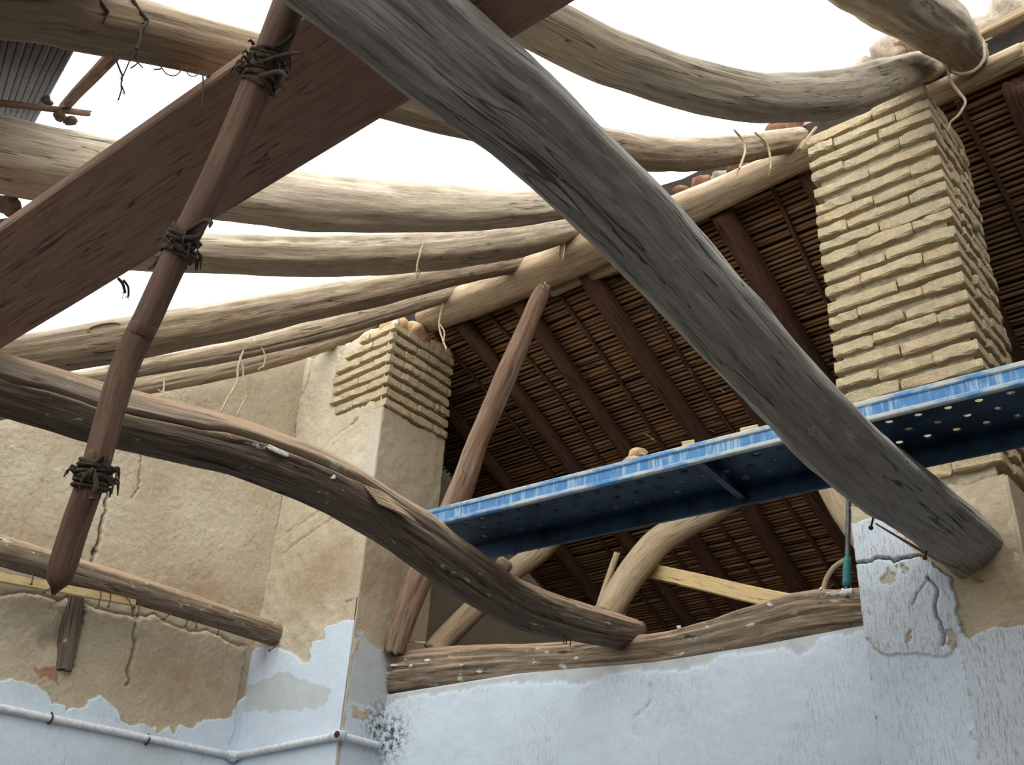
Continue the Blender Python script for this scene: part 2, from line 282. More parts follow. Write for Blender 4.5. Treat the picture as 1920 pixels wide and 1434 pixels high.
def log(name, pts, mat, parent=None, seed=0, sides=40, dens=45, rough=0.10, square=0.0, sq_rot=0.0, cracks=(), lumps=0.12,
        ref=(0, 0, 1), endcut=(0.0, 0.0), knots=(), tone=None):
    """bent timber: pts = (x, y, z, r); cracks = (theta, s0, s1, width, depth) with s as a fraction of the length"""
    P = np.asarray(pts, float)
    L = np.linalg.norm(np.diff(P[:, :3], axis=0), axis=1).sum()
    n = max(12, int(L * dens))
    C = spline(P, n)
    T, S, U = frames(C[:, :3], ref)
    s = np.concatenate([[0], np.cumsum(np.linalg.norm(np.diff(C[:, :3], axis=0), axis=1))])
    th = np.linspace(0, 2 * math.pi, sides, endpoint=False)
    TH, SS = np.meshgrid(th, s)
    R = np.broadcast_to(C[:, 3:4], TH.shape).copy()
    ct, st = np.cos(TH), np.sin(TH)
    so = seed * 13.7
    f = 1 + lumps * fbm(ct * 0.9 + so, st * 0.9, SS * 1.6, seed, 3)
    f += rough * 0.55 * fbm(ct * 2.6 + so, st * 2.6, SS * 3.0 + 5, seed + 3, 3)
    f += rough * 0.30 * vnoise(ct * 11 + so, st * 11, SS * 2.0, seed + 9)
    if square:
        a = TH - sq_rot
        sq = 1 / (np.abs(np.cos(a)) ** 8 + np.abs(np.sin(a)) ** 8) ** 0.125
        f *= (1 - square) + square * sq * 0.95
    for (kt, ks, kw, kd) in knots:
        dth = np.angle(np.exp(1j * (TH - kt))) * R
        d2 = (dth ** 2 + ((SS - ks * s[-1]) * 0.6) ** 2) / kw ** 2
        f += kd * (np.exp(-d2) - 0.7 * np.exp(-d2 * 6))
    for (c_t, s0, s1, w, dp) in cracks:
        x = SS / s[-1]
        win = smooth(x, s0, s0 + 0.12 * (s1 - s0)) * (1 - smooth(x, s1 - 0.18 * (s1 - s0), s1))
        wob = 0.16 * vnoise(SS * 2.3, so, 0, seed + 31) + 0.05 * vnoise(SS * 11, so, 3, seed + 33)
        if isinstance(c_t, tuple): c_t = np.interp(x, np.linspace(0, 1, len(c_t)), c_t)
        d = np.angle(np.exp(1j * (TH - c_t - wob)))
        f -= dp * win * np.exp(-(d / w) ** 2)
    R = R * f
    V = C[:, None, :3] + R[..., None] * (ct[..., None] * S[:, None, :] + st[..., None] * U[:, None, :])
    for e, cut in ((0, endcut[0]), (-1, endcut[1])):
        V[e] += (np.cos(th)[:, None] * cut) * T[e] * C[e, 3]
        V[e] += T[e] * (0.012 * vnoise(np.cos(th) * 3, np.sin(th) * 3, seed, 5))[:, None]
    gp = np.stack([ct * R + so, st * R, SS], -1)
    nv = n * sides
    V = V.reshape(-1, 3); gp = gp.reshape(-1, 3)
    I = np.arange(n - 1)[:, None] * sides; J = np.arange(sides)[None]; K = (J + 1) % sides
    Fq = np.stack([I + J, I + K, I + sides + K, I + sides + J], -1).reshape(-1, 4)
    faces = [tuple(q) for q in Fq.tolist()]
    ends = []
    for e, base, sign in ((0, 0, -1), (-1, (n - 1) * sides, 1)):
        ring = V[base:base + sides]
        c = ring.mean(0)
        i0 = nv + len(ends)
        mid = c + (ring - c) * 0.5
        ends += list(mid) + [c]
        for j in range(sides):
            k = (j + 1) % sides
            q = (base + j, base + k, i0 + k, i0 + j)
            t = (i0 + j, i0 + k, i0 + sides)
            faces.append(q if sign > 0 else q[::-1]); faces.append(t if sign > 0 else t[::-1])
    V = np.vstack([V, np.array(ends)])
    gp = np.vstack([gp, gp[:1] + (np.array(ends) - V[0]) * 1.0])
    at = {'gp': ('FLOAT_VECTOR', gp)}
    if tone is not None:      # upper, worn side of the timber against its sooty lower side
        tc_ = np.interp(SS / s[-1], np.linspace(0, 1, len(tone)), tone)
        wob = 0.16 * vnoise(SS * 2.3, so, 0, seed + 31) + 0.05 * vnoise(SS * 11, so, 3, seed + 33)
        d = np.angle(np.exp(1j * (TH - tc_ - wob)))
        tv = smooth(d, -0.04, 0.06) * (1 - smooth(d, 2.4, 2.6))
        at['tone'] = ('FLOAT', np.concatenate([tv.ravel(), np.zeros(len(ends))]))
    return mesh_obj(name, V, faces, mat, parent, at)

def box_verts(x0, x1, y0, y1, z0, z1):
    v = [(x, y, z) for z in (z0, z1) for y in (y0, y1) for x in (x0, x1)]
    f = [(0, 2, 3, 1), (4, 5, 7, 6), (0, 1, 5, 4), (2, 6, 7, 3), (0, 4, 6, 2), (1, 3, 7, 5)]
    return v, f

def box(name, x0, x1, y0, y1, z0, z1, mat, parent=None):
    v, f = box_verts(x0, x1, y0, y1, z0, z1)
    return mesh_obj(name, v, f, mat, parent, smooth_shade=False)

def plank_obj(name, a, b, w, t, mat, parent=None, up=(0, 0, 1), seed=0):
    """sawn board from a to b, width w (sideways) and thickness t, slightly uneven, eased edges"""
    a = np.array(a, float); b = np.array(b, float)
    L = np.linalg.norm(b - a); T = (b - a) / L
    S = np.cross(T, up); S /= np.linalg.norm(S); U = np.cross(S, T)
    e = min(w, t) * 0.14
    prof = [(-w / 2 + e, -t / 2), (w / 2 - e, -t / 2), (w / 2, -t / 2 + e), (w / 2, t / 2 - e), (w / 2 - e, t / 2), (-w / 2 + e, t / 2), (-w / 2, t / 2 - e), (-w / 2, -t / 2 + e)]
    n = max(3, int(L * 12))
    V = []; G = []
    for i in range(n):
        x = i / (n - 1)
        for (p, q) in prof:
            dx = 0.06 * t * float(vnoise(x * L * 3, p * 20, q * 20, seed))
            V.append(a + T * (x * L) + S * (p + dx) + U * (q + 0.05 * t * float(vnoise(x * L * 2.0, 3, 1, seed + 1))))
            G.append((p + seed * 3.1, q, x * L))
    F_ = []
    for i in range(n - 1):
        for j in range(8):
            k = (j + 1) % 8
            F_.append((i * 8 + j, i * 8 + k, (i + 1) * 8 + k, (i + 1) * 8 + j))
    F_.append(tuple(range(8))[::-1]); F_.append(tuple((n - 1) * 8 + j for j in range(8)))
    return mesh_obj(name, V, F_, mat, parent, {'gp': ('FLOAT_VECTOR', G)}, smooth_shade=False)

def rock(name, c, size, mat, seed, parent=None, sub=2, rough=0.35):
    bm = bmesh.new()
    bmesh.ops.create_icosphere(bm, subdivisions=sub, radius=1.0)
    co = np.array([v.co[:] for v in bm.verts])
    fcs = [[v.index for v in f.verts] for f in bm.faces]
    bm.free()
    d = 1 + rough * fbm(co[:, 0] * 1.3 + seed * 7.1, co[:, 1] * 1.3, co[:, 2] * 1.3, seed, 3)
    co = np.clip(co, -0.8, 0.8) * d[:, None] * np.asarray(size)
    a = seed * 1.3
    Rz = np.array([[math.cos(a), -math.sin(a), 0], [math.sin(a), math.cos(a), 0], [0, 0, 1]])
    return mesh_obj(name, co @ Rz.T, fcs, mat, parent, {'gp': ('FLOAT_VECTOR', co)}, smooth_shade=sub > 2, loc=c)

# ---------------------------------------------------------------- materials
def new_mat(name):
    m = bpy.data.materials.new(name)
    m.use_nodes = True
    nt = m.node_tree
    bs = nt.nodes['Principled BSDF']
    return m, nt, bs

class NT:
    """tiny node-tree helper"""
    def __init__(s, nt): s.nt = nt
    def n(s, t, **kw):
        d = s.nt.nodes.new(t)
        for k, v in kw.items(): setattr(d, k, v)
        return d
    def l(s, a, b): s.nt.links.new(a, b)
    def noise(s, vec, scale, detail=5, rough=0.6, dist=0.0):
        d = s.n('ShaderNodeTexNoise'); d.inputs['Scale'].default_value = scale; d.inputs['Detail'].default_value = detail
        d.inputs['Roughness'].default_value = rough; d.inputs['Distortion'].default_value = dist
        s.l(vec, d.inputs['Vector']); return d.outputs['Fac']
    def mapping(s, vec, scale=(1, 1, 1), loc=(0, 0, 0), rot=(0, 0, 0)):
        d = s.n('ShaderNodeMapping'); d.inputs['Scale'].default_value = scale; d.inputs['Location'].default_value = loc; d.inputs['Rotation'].default_value = rot
        s.l(vec, d.inputs['Vector']); return d.outputs[0]
    def ramp(s, fac, a, b, lo=0.0, hi=1.0):
        d = s.n('ShaderNodeMapRange'); d.inputs['From Min'].default_value = a; d.inputs['From Max'].default_value = b
        d.inputs['To Min'].default_value = lo; d.inputs['To Max'].default_value = hi
        d.interpolation_type = 'SMOOTHSTEP'
        s.l(fac, d.inputs['Value']); return d.outputs[0]
    def mix(s, fac, a, b, mode='MIX'):
        d = s.n('ShaderNodeMix', data_type='RGBA', blend_type=mode)
        for i, x in ((0, fac), (6, a), (7, b)):
            if isinstance(x, (int, float)): d.inputs[i].default_value = x
            elif isinstance(x, tuple): d.inputs[i].default_value = (*x, 1) if len(x) == 3 else x
            else: s.l(x, d.inputs[i])
        return d.outputs[2]
    def math(s, op, a, b=0.0):
        d = s.n('ShaderNodeMath', operation=op)
        for i, x in ((0, a), (1, b)):
            if isinstance(x, (int, float)): d.inputs[i].default_value = x
            else: s.l(x, d.inputs[i])
        return d.outputs[0]
    def bump(s, h, strength, dist, bs):
        d = s.n('ShaderNodeBump'); d.inputs['Strength'].default_value = strength; d.inputs['Distance'].default_value = dist
        s.l(h, d.inputs['Height']); s.l(d.outputs[0], bs.inputs['Normal']); return d

def wood(name, light, dark, accent, dust=None, dust_amt=0.0, specks=0.0, speck_col=(0.55, 0.53, 0.47), bump=0.6, grain=1.0, rough=0.85, blotch=0.5, accent_amt=0.6, checks=0.8, tone=None):
    m, nt, bs = new_mat(name)
    h = NT(nt)
    at = h.n('ShaderNodeAttribute', attribute_name='gp').outputs['Vector']
    g = h.mapping(at, (1, 1, 0.07 * grain))
    g2 = h.mapping(at, (1, 1, 0.16))
    n1 = h.noise(g, 75, 7, 0.66, 0.4)
    n2 = h.noise(g2, 9, 5, 0.6, 0.5)
    n3 = h.noise(g, 130, 3, 0.6)
    n4 = h.noise(at, 4.5, 5, 0.65)
    col = h.mix(h.ramp(n1, 0.25, 0.72), dark, light)
    col = h.mix(h.math('MULTIPLY', h.ramp(n2, 0.4, 0.75), accent_amt), col, accent)
    col = h.mix(h.math('MULTIPLY', h.ramp(n3, 0.52, 0.3), 0.5), col, tuple(c * 0.45 for c in dark))
    col = h.mix(h.math('MULTIPLY', h.ramp(n4, 0.42, 0.7), blotch), col, tuple(0.5 * (a + b) * 1.12 for a, b in zip(light, dark)))
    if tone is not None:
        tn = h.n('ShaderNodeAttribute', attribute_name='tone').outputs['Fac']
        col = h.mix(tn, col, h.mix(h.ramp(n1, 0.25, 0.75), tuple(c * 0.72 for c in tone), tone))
    ck = h.noise(h.mapping(at, (1, 1, 0.035)), 30, 2, 0.5, 0.6)
    ck = h.math('ABSOLUTE', h.math('SUBTRACT', ck, 0.5))
    ck = h.math('MULTIPLY', h.ramp(ck, 0.016, 0.004), h.ramp(h.noise(h.mapping(at, (1, 1, 0.35)), 6, 3, 0.6), 0.47, 0.58))
    col = h.mix(h.math('MULTIPLY', ck, checks), col, tuple(c * 0.22 for c in dark))
    if dust is not None:
        geo = h.n('ShaderNodeNewGeometry')
        sep = h.n('ShaderNodeSeparateXYZ'); h.l(geo.outputs['Normal'], sep.inputs[0])
        up = h.ramp(h.math('ADD', sep.outputs[2], h.math('MULTIPLY', h.math('SUBTRACT', n4, 0.5), 0.9)), 0.15, 0.75)
        col = h.mix(h.math('MULTIPLY', up, dust_amt), col, dust)
    if specks:
        sp = h.ramp(h.noise(h.mapping(at, (1, 1, 0.5)), 17, 6, 0.72), 0.66 - 0.08 * specks, 0.70 - 0.08 * specks)
        col = h.mix(h.math('MULTIPLY', sp, 0.85), col, speck_col)
    h.l(col, bs.inputs['Base Color'])
    bs.inputs['Roughness'].default_value = rough
    bs.inputs['Specular IOR Level'].default_value = 0.2
    hb = h.math('ADD', h.math('MULTIPLY', n1, 0.7), h.math('ADD', h.math('MULTIPLY', n3, 0.35), h.math('SUBTRACT', h.math('MULTIPLY', n2, 0.5), h.math('MULTIPLY', ck, 0.6 * checks))))
    h.bump(hb, bump, 0.012, bs)
    return m

def plain(name, col, rough=0.8, var=0.25, scale=20, bump=0.3, coord='Object', metallic=0.0, dist=0.005):
    m, nt, bs = new_mat(name)
    h = NT(nt)
    tc = h.n('ShaderNodeTexCoord').outputs[coord]
    n = h.noise(tc, scale, 5, 0.65)
    c = h.mix(h.ramp(n, 0.3, 0.7), tuple(x * (1 - var) for x in col), tuple(min(1, x * (1 + var)) for x in col))
    h.l(c, bs.inputs['Base Color'])
    bs.inputs['Roughness'].default_value = rough
    bs.inputs['Metallic'].default_value = metallic
    bs.inputs['Specular IOR Level'].default_value = 0.25
    if bump: h.bump(n, bump, dist, bs)
    return m

def wall_mat(name, tan1=(0.565, 0.485, 0.36), tan2=(0.485, 0.40, 0.285), white=(0.585, 0.66, 0.745), grey=(0.47, 0.49, 0.49), brown=(0.36, 0.26, 0.165)):
    """bare earth render; point attributes mk (white paint, grey skim, brown damp) and mk2 (flecks, mould, red earth)"""
    m, nt, bs = new_mat(name)
    h = NT(nt)
    tc = h.n('ShaderNodeTexCoord').outputs['Object']
    a1 = h.n('ShaderNodeAttribute', attribute_name='mk').outputs['Color']
    a2 = h.n('ShaderNodeAttribute', attribute_name='mk2').outputs['Color']
    s1 = h.n('ShaderNodeSeparateColor'); h.l(a1, s1.inputs[0])
    s2 = h.n('ShaderNodeSeparateColor'); h.l(a2, s2.inputs[0])
    big = h.noise(tc, 1.7, 5, 0.6)
    mid = h.noise(tc, 9, 6, 0.68)
    fine = h.noise(tc, 60, 5, 0.7)
    col = h.mix(h.ramp(big, 0.35, 0.65), tan1, tan2)
    col = h.mix(h.math('MULTIPLY', h.ramp(mid, 0.5, 0.75), 0.6), col, (0.50, 0.45, 0.36))
    col = h.mix(h.math('MULTIPLY', h.ramp(fine, 0.5, 0.28), 0.45), col, tuple(c * 0.5 for c in tan2))
    col = h.mix(h.math('MULTIPLY', h.ramp(fine, 0.58, 0.75), 0.4), col, (0.62, 0.55, 0.42))
    pit = h.ramp(h.noise(tc, 38, 7, 0.8), 0.58, 0.68)
    col = h.mix(h.math('MULTIPLY', pit, 0.55), col, tuple(c * 0.42 for c in tan2))
    streak = h.noise(h.mapping(tc, (7, 7, 0.9)), 1.3, 4, 0.6)
    col = h.mix(h.math('MULTIPLY', h.ramp(streak, 0.55, 0.78), 0.35), col, (0.36, 0.25, 0.15))
    col = h.mix(h.math('MULTIPLY', s1.outputs[2], h.ramp(mid, 0.25, 0.6, 0.45, 1.0)), col, brown)
    red = h.math('MULTIPLY', s2.outputs[2], 0.8)
    col = h.mix(red, col, (0.36, 0.16, 0.085))
    wn = h.ramp(h.noise(tc, 5, 5, 0.7), 0.3, 0.75)
    wcol = h.mix(wn, white, tuple(c * 0.90 for c in white))
    wcol = h.mix(h.math('MULTIPLY', h.ramp(fine, 0.36, 0.26), 0.5), wcol, (0.50, 0.47, 0.42))
    wcol = h.mix(s1.outputs[1], wcol, h.mix(h.ramp(mid, 0.3, 0.7), grey, tuple(c * 0.85 for c in grey)))
    fl = h.noise(h.mapping(tc, (170, 170, 26)), 1.0, 4, 0.72)
    fk = h.math('MULTIPLY', s2.outputs[0], h.ramp(fl, 0.52, 0.62))
    wcol = h.mix(fk, wcol, (0.38, 0.27, 0.20))
    sc = h.noise(h.mapping(tc, (30, 30, 2.2)), 1.0, 3, 0.6)
    wcol = h.mix(h.math('MULTIPLY', h.ramp(sc, 0.69, 0.74), 0.55), wcol, (0.40, 0.38, 0.36))
    col = h.mix(s1.outputs[0], col, wcol)
    crk = h.n('ShaderNodeAttribute', attribute_name='crk').outputs['Fac']
    col = h.mix(h.math('MULTIPLY', crk, 0.85), col, (0.05, 0.04, 0.032))  # cracks darkened: inner dirt plus the shade that shallow relief lacks
    ml = h.ramp(h.noise(tc, 30, 5, 0.75), 0.45, 0.58)
    col = h.mix(h.math('MULTIPLY', s2.outputs[1], ml), col, (0.05, 0.05, 0.05))
    h.l(col, bs.inputs['Base Color'])
    bs.inputs['Roughness'].default_value = 0.92
    bs.inputs['Specular IOR Level'].default_value = 0.15
    hb = h.math('SUBTRACT', h.math('ADD', h.math('MULTIPLY', fine, 0.9), h.math('MULTIPLY', mid, 0.4)), h.math('MULTIPLY', pit, 0.35))
    hb = h.math('MULTIPLY', hb, h.ramp(s1.outputs[0], 0, 1, 1.0, 0.25))
    h.bump(hb, 0.55, 0.016, bs)
    return m

W_TIE = wood('weathered_grey_timber', (0.45, 0.41, 0.37), (0.26, 0.23, 0.205), (0.41, 0.38, 0.345), dust=(0.50, 0.45, 0.38), dust_amt=0.7, blotch=0.6, specks=0.5, speck_col=(0.52, 0.52, 0.47), bump=1.0)
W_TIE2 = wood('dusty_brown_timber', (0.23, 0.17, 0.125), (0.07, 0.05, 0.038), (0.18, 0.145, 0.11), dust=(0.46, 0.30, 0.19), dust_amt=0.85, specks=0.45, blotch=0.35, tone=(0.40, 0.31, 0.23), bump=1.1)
W_LINT = wood('old_lintel_timber', (0.30, 0.225, 0.155), (0.10, 0.07, 0.048), (0.24, 0.20, 0.155), dust=(0.45, 0.30, 0.19), dust_amt=0.8, specks=0.75, bump=1.0)
W_RAF = wood('pale_rafter_timber', (0.49, 0.40, 0.29), (0.33, 0.25, 0.175), (0.42, 0.36, 0.28), dust=(0.62, 0.55, 0.44), dust_amt=0.6)
W_RAFD = wood('brown_rafter_timber', (0.40, 0.30, 0.20), (0.21, 0.145, 0.095), (0.30, 0.235, 0.165), dust=(0.56, 0.47, 0.36), dust_amt=0.7)
W_RIDGE = wood('tan_ridge_timber', (0.39, 0.28, 0.17), (0.235, 0.155, 0.088), (0.33, 0.255, 0.17), dust=(0.56, 0.47, 0.35), dust_amt=0.7, bump=0.4)
W_PROP = wood('red_brown_prop', (0.33, 0.20, 0.125), (0.13, 0.07, 0.045), (0.36, 0.29, 0.21), dust=(0.46, 0.36, 0.26), dust_amt=0.6)
W_PALE = wood('peeled_pale_pole', (0.43, 0.325, 0.21), (0.29, 0.205, 0.125), (0.385, 0.305, 0.21), bump=0.35)
W_DARK = wood('shade_darkened_brown_rafter', (0.16, 0.078, 0.044), (0.055, 0.028, 0.018), (0.12, 0.062, 0.037), blotch=0.25)  # rafter brown with the shade under the roof put into it
W_BOARD = wood('red_brown_board', (0.31, 0.195, 0.145), (0.21, 0.125, 0.092), (0.27, 0.175, 0.135), bump=0.25, blotch=0.2)
W_STAKE = wood('brown_pole_wood', (0.25, 0.15, 0.105), (0.125, 0.072, 0.05), (0.205, 0.13, 0.095), bump=0.3, blotch=0.2)
W_LATH = wood('fresh_yellow_pine', (0.60, 0.44, 0.22), (0.46, 0.32, 0.15), (0.52, 0.40, 0.22), bump=0.2)
M_WALL = wall_mat('earth_render_and_limewash')
M_MORTAR = plain('grey_earth_mortar', (0.38, 0.315, 0.21), 0.95, 0.25, 35, 0.9, dist=0.02)
M_CLAY = plain('orange_clay', (0.48, 0.31, 0.17), 0.95, 0.3, 14, 0.9, dist=0.02)
M_RUBBLE = plain('pale_mortar_rubble', (0.36, 0.285, 0.215), 0.95, 0.3, 18, 0.9, dist=0.02)
M_TILE = plain('fired_clay_tile', (0.26, 0.125, 0.075), 0.9, 0.3, 22, 0.5)
M_FLOOR = plain('dusty_concrete', (0.17, 0.15, 0.13), 0.95, 0.25, 6, 0.4)
M_DSTONE = plain('dark_brown_stone', (0.13, 0.09, 0.068), 0.95, 0.3, 40, 0.5)
M_DCANE = plain('near_black_cane', (0.05, 0.034, 0.026), 0.8, 0.4, 30, 0.2)  # near-black, much darker than the brown cane of the far slope
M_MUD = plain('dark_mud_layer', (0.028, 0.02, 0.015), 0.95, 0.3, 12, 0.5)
M_CORD = plain('dry_esparto_cord', (0.46, 0.36, 0.24), 0.9, 0.3, 80, 0.2)
M_RAG = plain('dark_sisal_rag', (0.085, 0.062, 0.048), 0.95, 0.4, 90, 0.3)
M_NAIL = plain('rusty_iron', (0.075, 0.052, 0.042), 0.7, 0.3, 60, 0.2, metallic=0.3)
M_PIPE = plain('whitewashed_pipe', (0.60, 0.61, 0.64), 0.6, 0.15, 40, 0.15)
M_HOLE = plain('pipe_inside', (0.05, 0.03, 0.025), 0.9, 0.2, 40, 0)
M_STEELROD = plain('dark_steel_rod', (0.10, 0.11, 0.13), 0.45, 0.3, 50, 0.15, metallic=0.5)
M_TAPE = plain('teal_tape', (0.03, 0.17, 0.17), 0.5, 0.25, 60, 0.1)
M_PLAST = plain('plaster_lump', (0.58, 0.56, 0.52), 0.9, 0.2, 40, 0.6)
M_STRAW = plain('dry_straw', (0.58, 0.47, 0.26), 0.85, 0.2, 60, 0.1)

def brick_mat():
    m, nt, bs = new_mat('pale_handmade_brick'); h = NT(nt)
    tc = h.n('ShaderNodeNewGeometry').outputs['Position']
    rnd = h.n('ShaderNodeObjectInfo').outputs['Random']
    off = h.n('ShaderNodeVectorMath', operation='ADD'); h.l(tc, off.inputs[0])
    cx = h.n('ShaderNodeCombineXYZ'); h.l(h.math('MULTIPLY', rnd, 37.0), cx.inputs[0]); h.l(cx.outputs[0], off.inputs[1])
    v = off.outputs[0]
    n1 = h.noise(v, 12, 6, 0.68); n2 = h.noise(v, 48, 5, 0.72)
    st = h.noise(h.mapping(v, (70, 70, 8)), 1.0, 3, 0.6)
    a = h.mix(rnd, (0.53, 0.425, 0.255), (0.56, 0.41, 0.245))
    col = h.mix(h.ramp(n1, 0.35, 0.68), a, (0.41, 0.34, 0.225))
    col = h.mix(h.math('MULTIPLY', h.ramp(h.noise(v, 7, 4, 0.6), 0.56, 0.72), 0.6), col, (0.55, 0.33, 0.19))
    col = h.mix(h.math('MULTIPLY', h.ramp(st, 0.55, 0.7), 0.5), col, (0.60, 0.53, 0.39))
    col = h.mix(h.math('MULTIPLY', h.ramp(n2, 0.42, 0.25), 0.6), col, (0.20, 0.165, 0.12))
    h.l(col, bs.inputs['Base Color'])
    bs.inputs['Roughness'].default_value = 0.95
    bs.inputs['Specular IOR Level'].default_value = 0.1
    h.bump(h.math('ADD', n1, h.math('MULTIPLY', n2, 0.6)), 1.0, 0.018, bs)
    return m
M_BRICK = brick_mat()

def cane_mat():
    m, nt, bs = new_mat('shade_darkened_cane'); h = NT(nt)
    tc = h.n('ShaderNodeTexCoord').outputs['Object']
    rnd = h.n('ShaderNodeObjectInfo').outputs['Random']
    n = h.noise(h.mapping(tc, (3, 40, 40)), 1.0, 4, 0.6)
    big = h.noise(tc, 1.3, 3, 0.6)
    c = h.mix(rnd, (0.24, 0.115, 0.048), (0.10, 0.052, 0.027))  # cane browns lowered so the colour carries the roof's shade
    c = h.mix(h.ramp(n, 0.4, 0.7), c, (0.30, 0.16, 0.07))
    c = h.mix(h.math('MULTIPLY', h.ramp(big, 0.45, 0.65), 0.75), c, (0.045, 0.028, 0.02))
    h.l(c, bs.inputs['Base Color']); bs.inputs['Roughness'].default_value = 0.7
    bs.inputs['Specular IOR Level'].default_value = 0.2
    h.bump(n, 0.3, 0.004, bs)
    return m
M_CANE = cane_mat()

def blue_mat():
    m, nt, bs = new_mat('worn_blue_paint'); h = NT(nt)
    tc = h.n('ShaderNodeTexCoord').outputs['Object']
    n1 = h.noise(tc, 14, 6, 0.72); n2 = h.noise(h.mapping(tc, (50, 8, 5)), 1.0, 5, 0.7); n3 = h.noise(tc, 70, 4, 0.7)
    col = h.mix(h.ramp(n1, 0.35, 0.65), (0.03, 0.145, 0.36), (0.06, 0.21, 0.42))
    col = h.mix(h.math('MULTIPLY', h.ramp(n2, 0.48, 0.64), 0.75), col, (0.36, 0.46, 0.52))
    col = h.mix(h.math('MULTIPLY', h.ramp(n1, 0.60, 0.72), 0.8), col, (0.42, 0.42, 0.38))
    col = h.mix(h.math('MULTIPLY', h.ramp(n3, 0.66, 0.72), 0.8), col, (0.10, 0.06, 0.04))
    h.l(col, bs.inputs['Base Color']); bs.inputs['Roughness'].default_value = 0.55
    h.bump(n1, 0.15, 0.003, bs)
    return m
M_BLUE = blue_mat()
M_DECK = plain('shade_darkened_blue_steel', (0.018, 0.045, 0.085), 0.6, 0.45, 9, 0.1)  # plank blue with the underside's shade darkened into the colour
def blue_worn():
    m, nt, bs = new_mat('scuffed_blue_edge'); h = NT(nt)
    tc = h.n('ShaderNodeTexCoord').outputs['Object']
    n1 = h.noise(h.mapping(tc, (6, 20, 20)), 1.0, 6, 0.75)
    col = h.mix(h.ramp(n1, 0.38, 0.58), (0.05, 0.20, 0.42), (0.42, 0.43, 0.40))
    h.l(col, bs.inputs['Base Color']); bs.inputs['Roughness'].default_value = 0.6
    return m
M_BLUEW = blue_worn()

# ================================================================ the setting
floor = box('floor', -6.2, 4.4, -9, 8.4, -0.12, 0.0, M_FLOOR)
tag(floor, 'dusty concrete floor of the room', kind='structure')

CRACKS = {'v': 0}
def wall_sheet(name, axis, plane, us, vs_, top, hf, mf, thick, out, mat, parent=None):
    """wall face modelled as a relief: us along the wall, vs_ up; hf(u, v) = relief outwards, mf = (mk, mk2)"""
    us = np.asarray(us, float); vs_ = np.asarray(vs_, float)
    Uu, Vv = np.meshgrid(us, vs_)
    tt = top(us)
    cut = Vv > tt[None, :]
    Vv = np.where(cut, tt[None, :], Vv)
    CRACKS['v'] = np.zeros(Uu.shape)
    hgt = hf(Uu, Vv)
    crk = np.concatenate([np.clip(CRACKS['v'], 0, 1).ravel(), np.zeros(2 * len(us))])
    mk, mk2 = mf(Uu, Vv)
    nu, nv = len(us), len(vs_)
    if axis == 'X': P = np.stack([plane + out * hgt, Uu, Vv], -1)
    else: P = np.stack([Uu, plane + out * hgt, Vv], -1)
    V = P.reshape(-1, 3)
    i = np.arange(nv - 1)[:, None] * nu + np.arange(nu - 1)[None]
    quads = np.stack([i, i + 1, i + nu + 1, i + nu], -1).reshape(-1, 4)
    deg = (cut[:-1, :-1] & cut[:-1, 1:]).reshape(-1)
    quads = quads[~deg]
    flip = (axis == 'X' and out < 0) or (axis == 'Y' and out > 0)
    if flip: quads = quads[:, ::-1]
    faces = [tuple(q) for q in quads.tolist()]
    # body of the wall behind the relief
    nb = len(V); extra = []
    back = plane - out * thick
    cols = np.arange(nu)
    for j, row in ((0, 0), (1, nv - 1)):
        for c in cols:
            p = V[row * nu + c].copy()
            p[0 if axis == 'X' else 1] = back
            extra.append(p)
    V2 = np.vstack([V, np.array(extra)])
    for c in range(nu - 1):
        a, b = nb + c, nb + c + 1
        t, s = nb + nu + c, nb + nu + c + 1
        faces += [(a, t, s, b) if not flip else (b, s, t, a)]
        r = (nv - 1) * nu
        faces += [(r + c, r + c + 1, s, t), (c + 1, c, a, b)]
    for c in (0, nu - 1):
        colv = [k * nu + c for k in range(nv)]
        faces.append(tuple(colv + [nb + nu + c, nb + c]) if c == 0 else tuple(([nb + c, nb + nu + c] + colv[::-1])))
    pad = np.zeros((len(extra), 4)); pad[:, 3] = 1
    def col(mm):
        a = np.stack([np.broadcast_to(np.asarray(x, float), Uu.shape).ravel() for x in mm] + [np.ones(Uu.size)], -1)
        return np.vstack([a, pad])
    o = mesh_obj(name, V2, faces, mat, parent, {'mk': ('FLOAT_COLOR', col(mk)), 'mk2': ('FLOAT_COLOR', col(mk2)), 'crk': ('FLOAT', crk)})
    sm = np.zeros(len(o.data.polygons), bool); sm[:len(quads)] = True
    o.data.polygons.foreach_set('use_smooth', sm); o.data.update()
    return o

def arr(*segs):
    """(start, stop, step) pieces joined"""
    a = []
    for (s, e, st) in segs:
        n = max(1, int(round((e - s) / st)))
        a += list(np.linspace(s, e, n, endpoint=False))
    return np.array(a + [segs[-1][1]])

def crack(u, v, line, w, d, dark=1.0):
    e = np.exp(-(seg_dist(u, v, line) / w) ** 2)
    CRACKS['v'] = np.maximum(CRACKS['v'], dark * smooth(e, 0.25, 0.8))
    return d * e

def jag(u, v, amp, sc, seed):
    return u + amp * fbm(u * sc, v * sc, 0, seed, 4), v + amp * fbm(u * sc, v * sc, 7, seed + 5, 4)

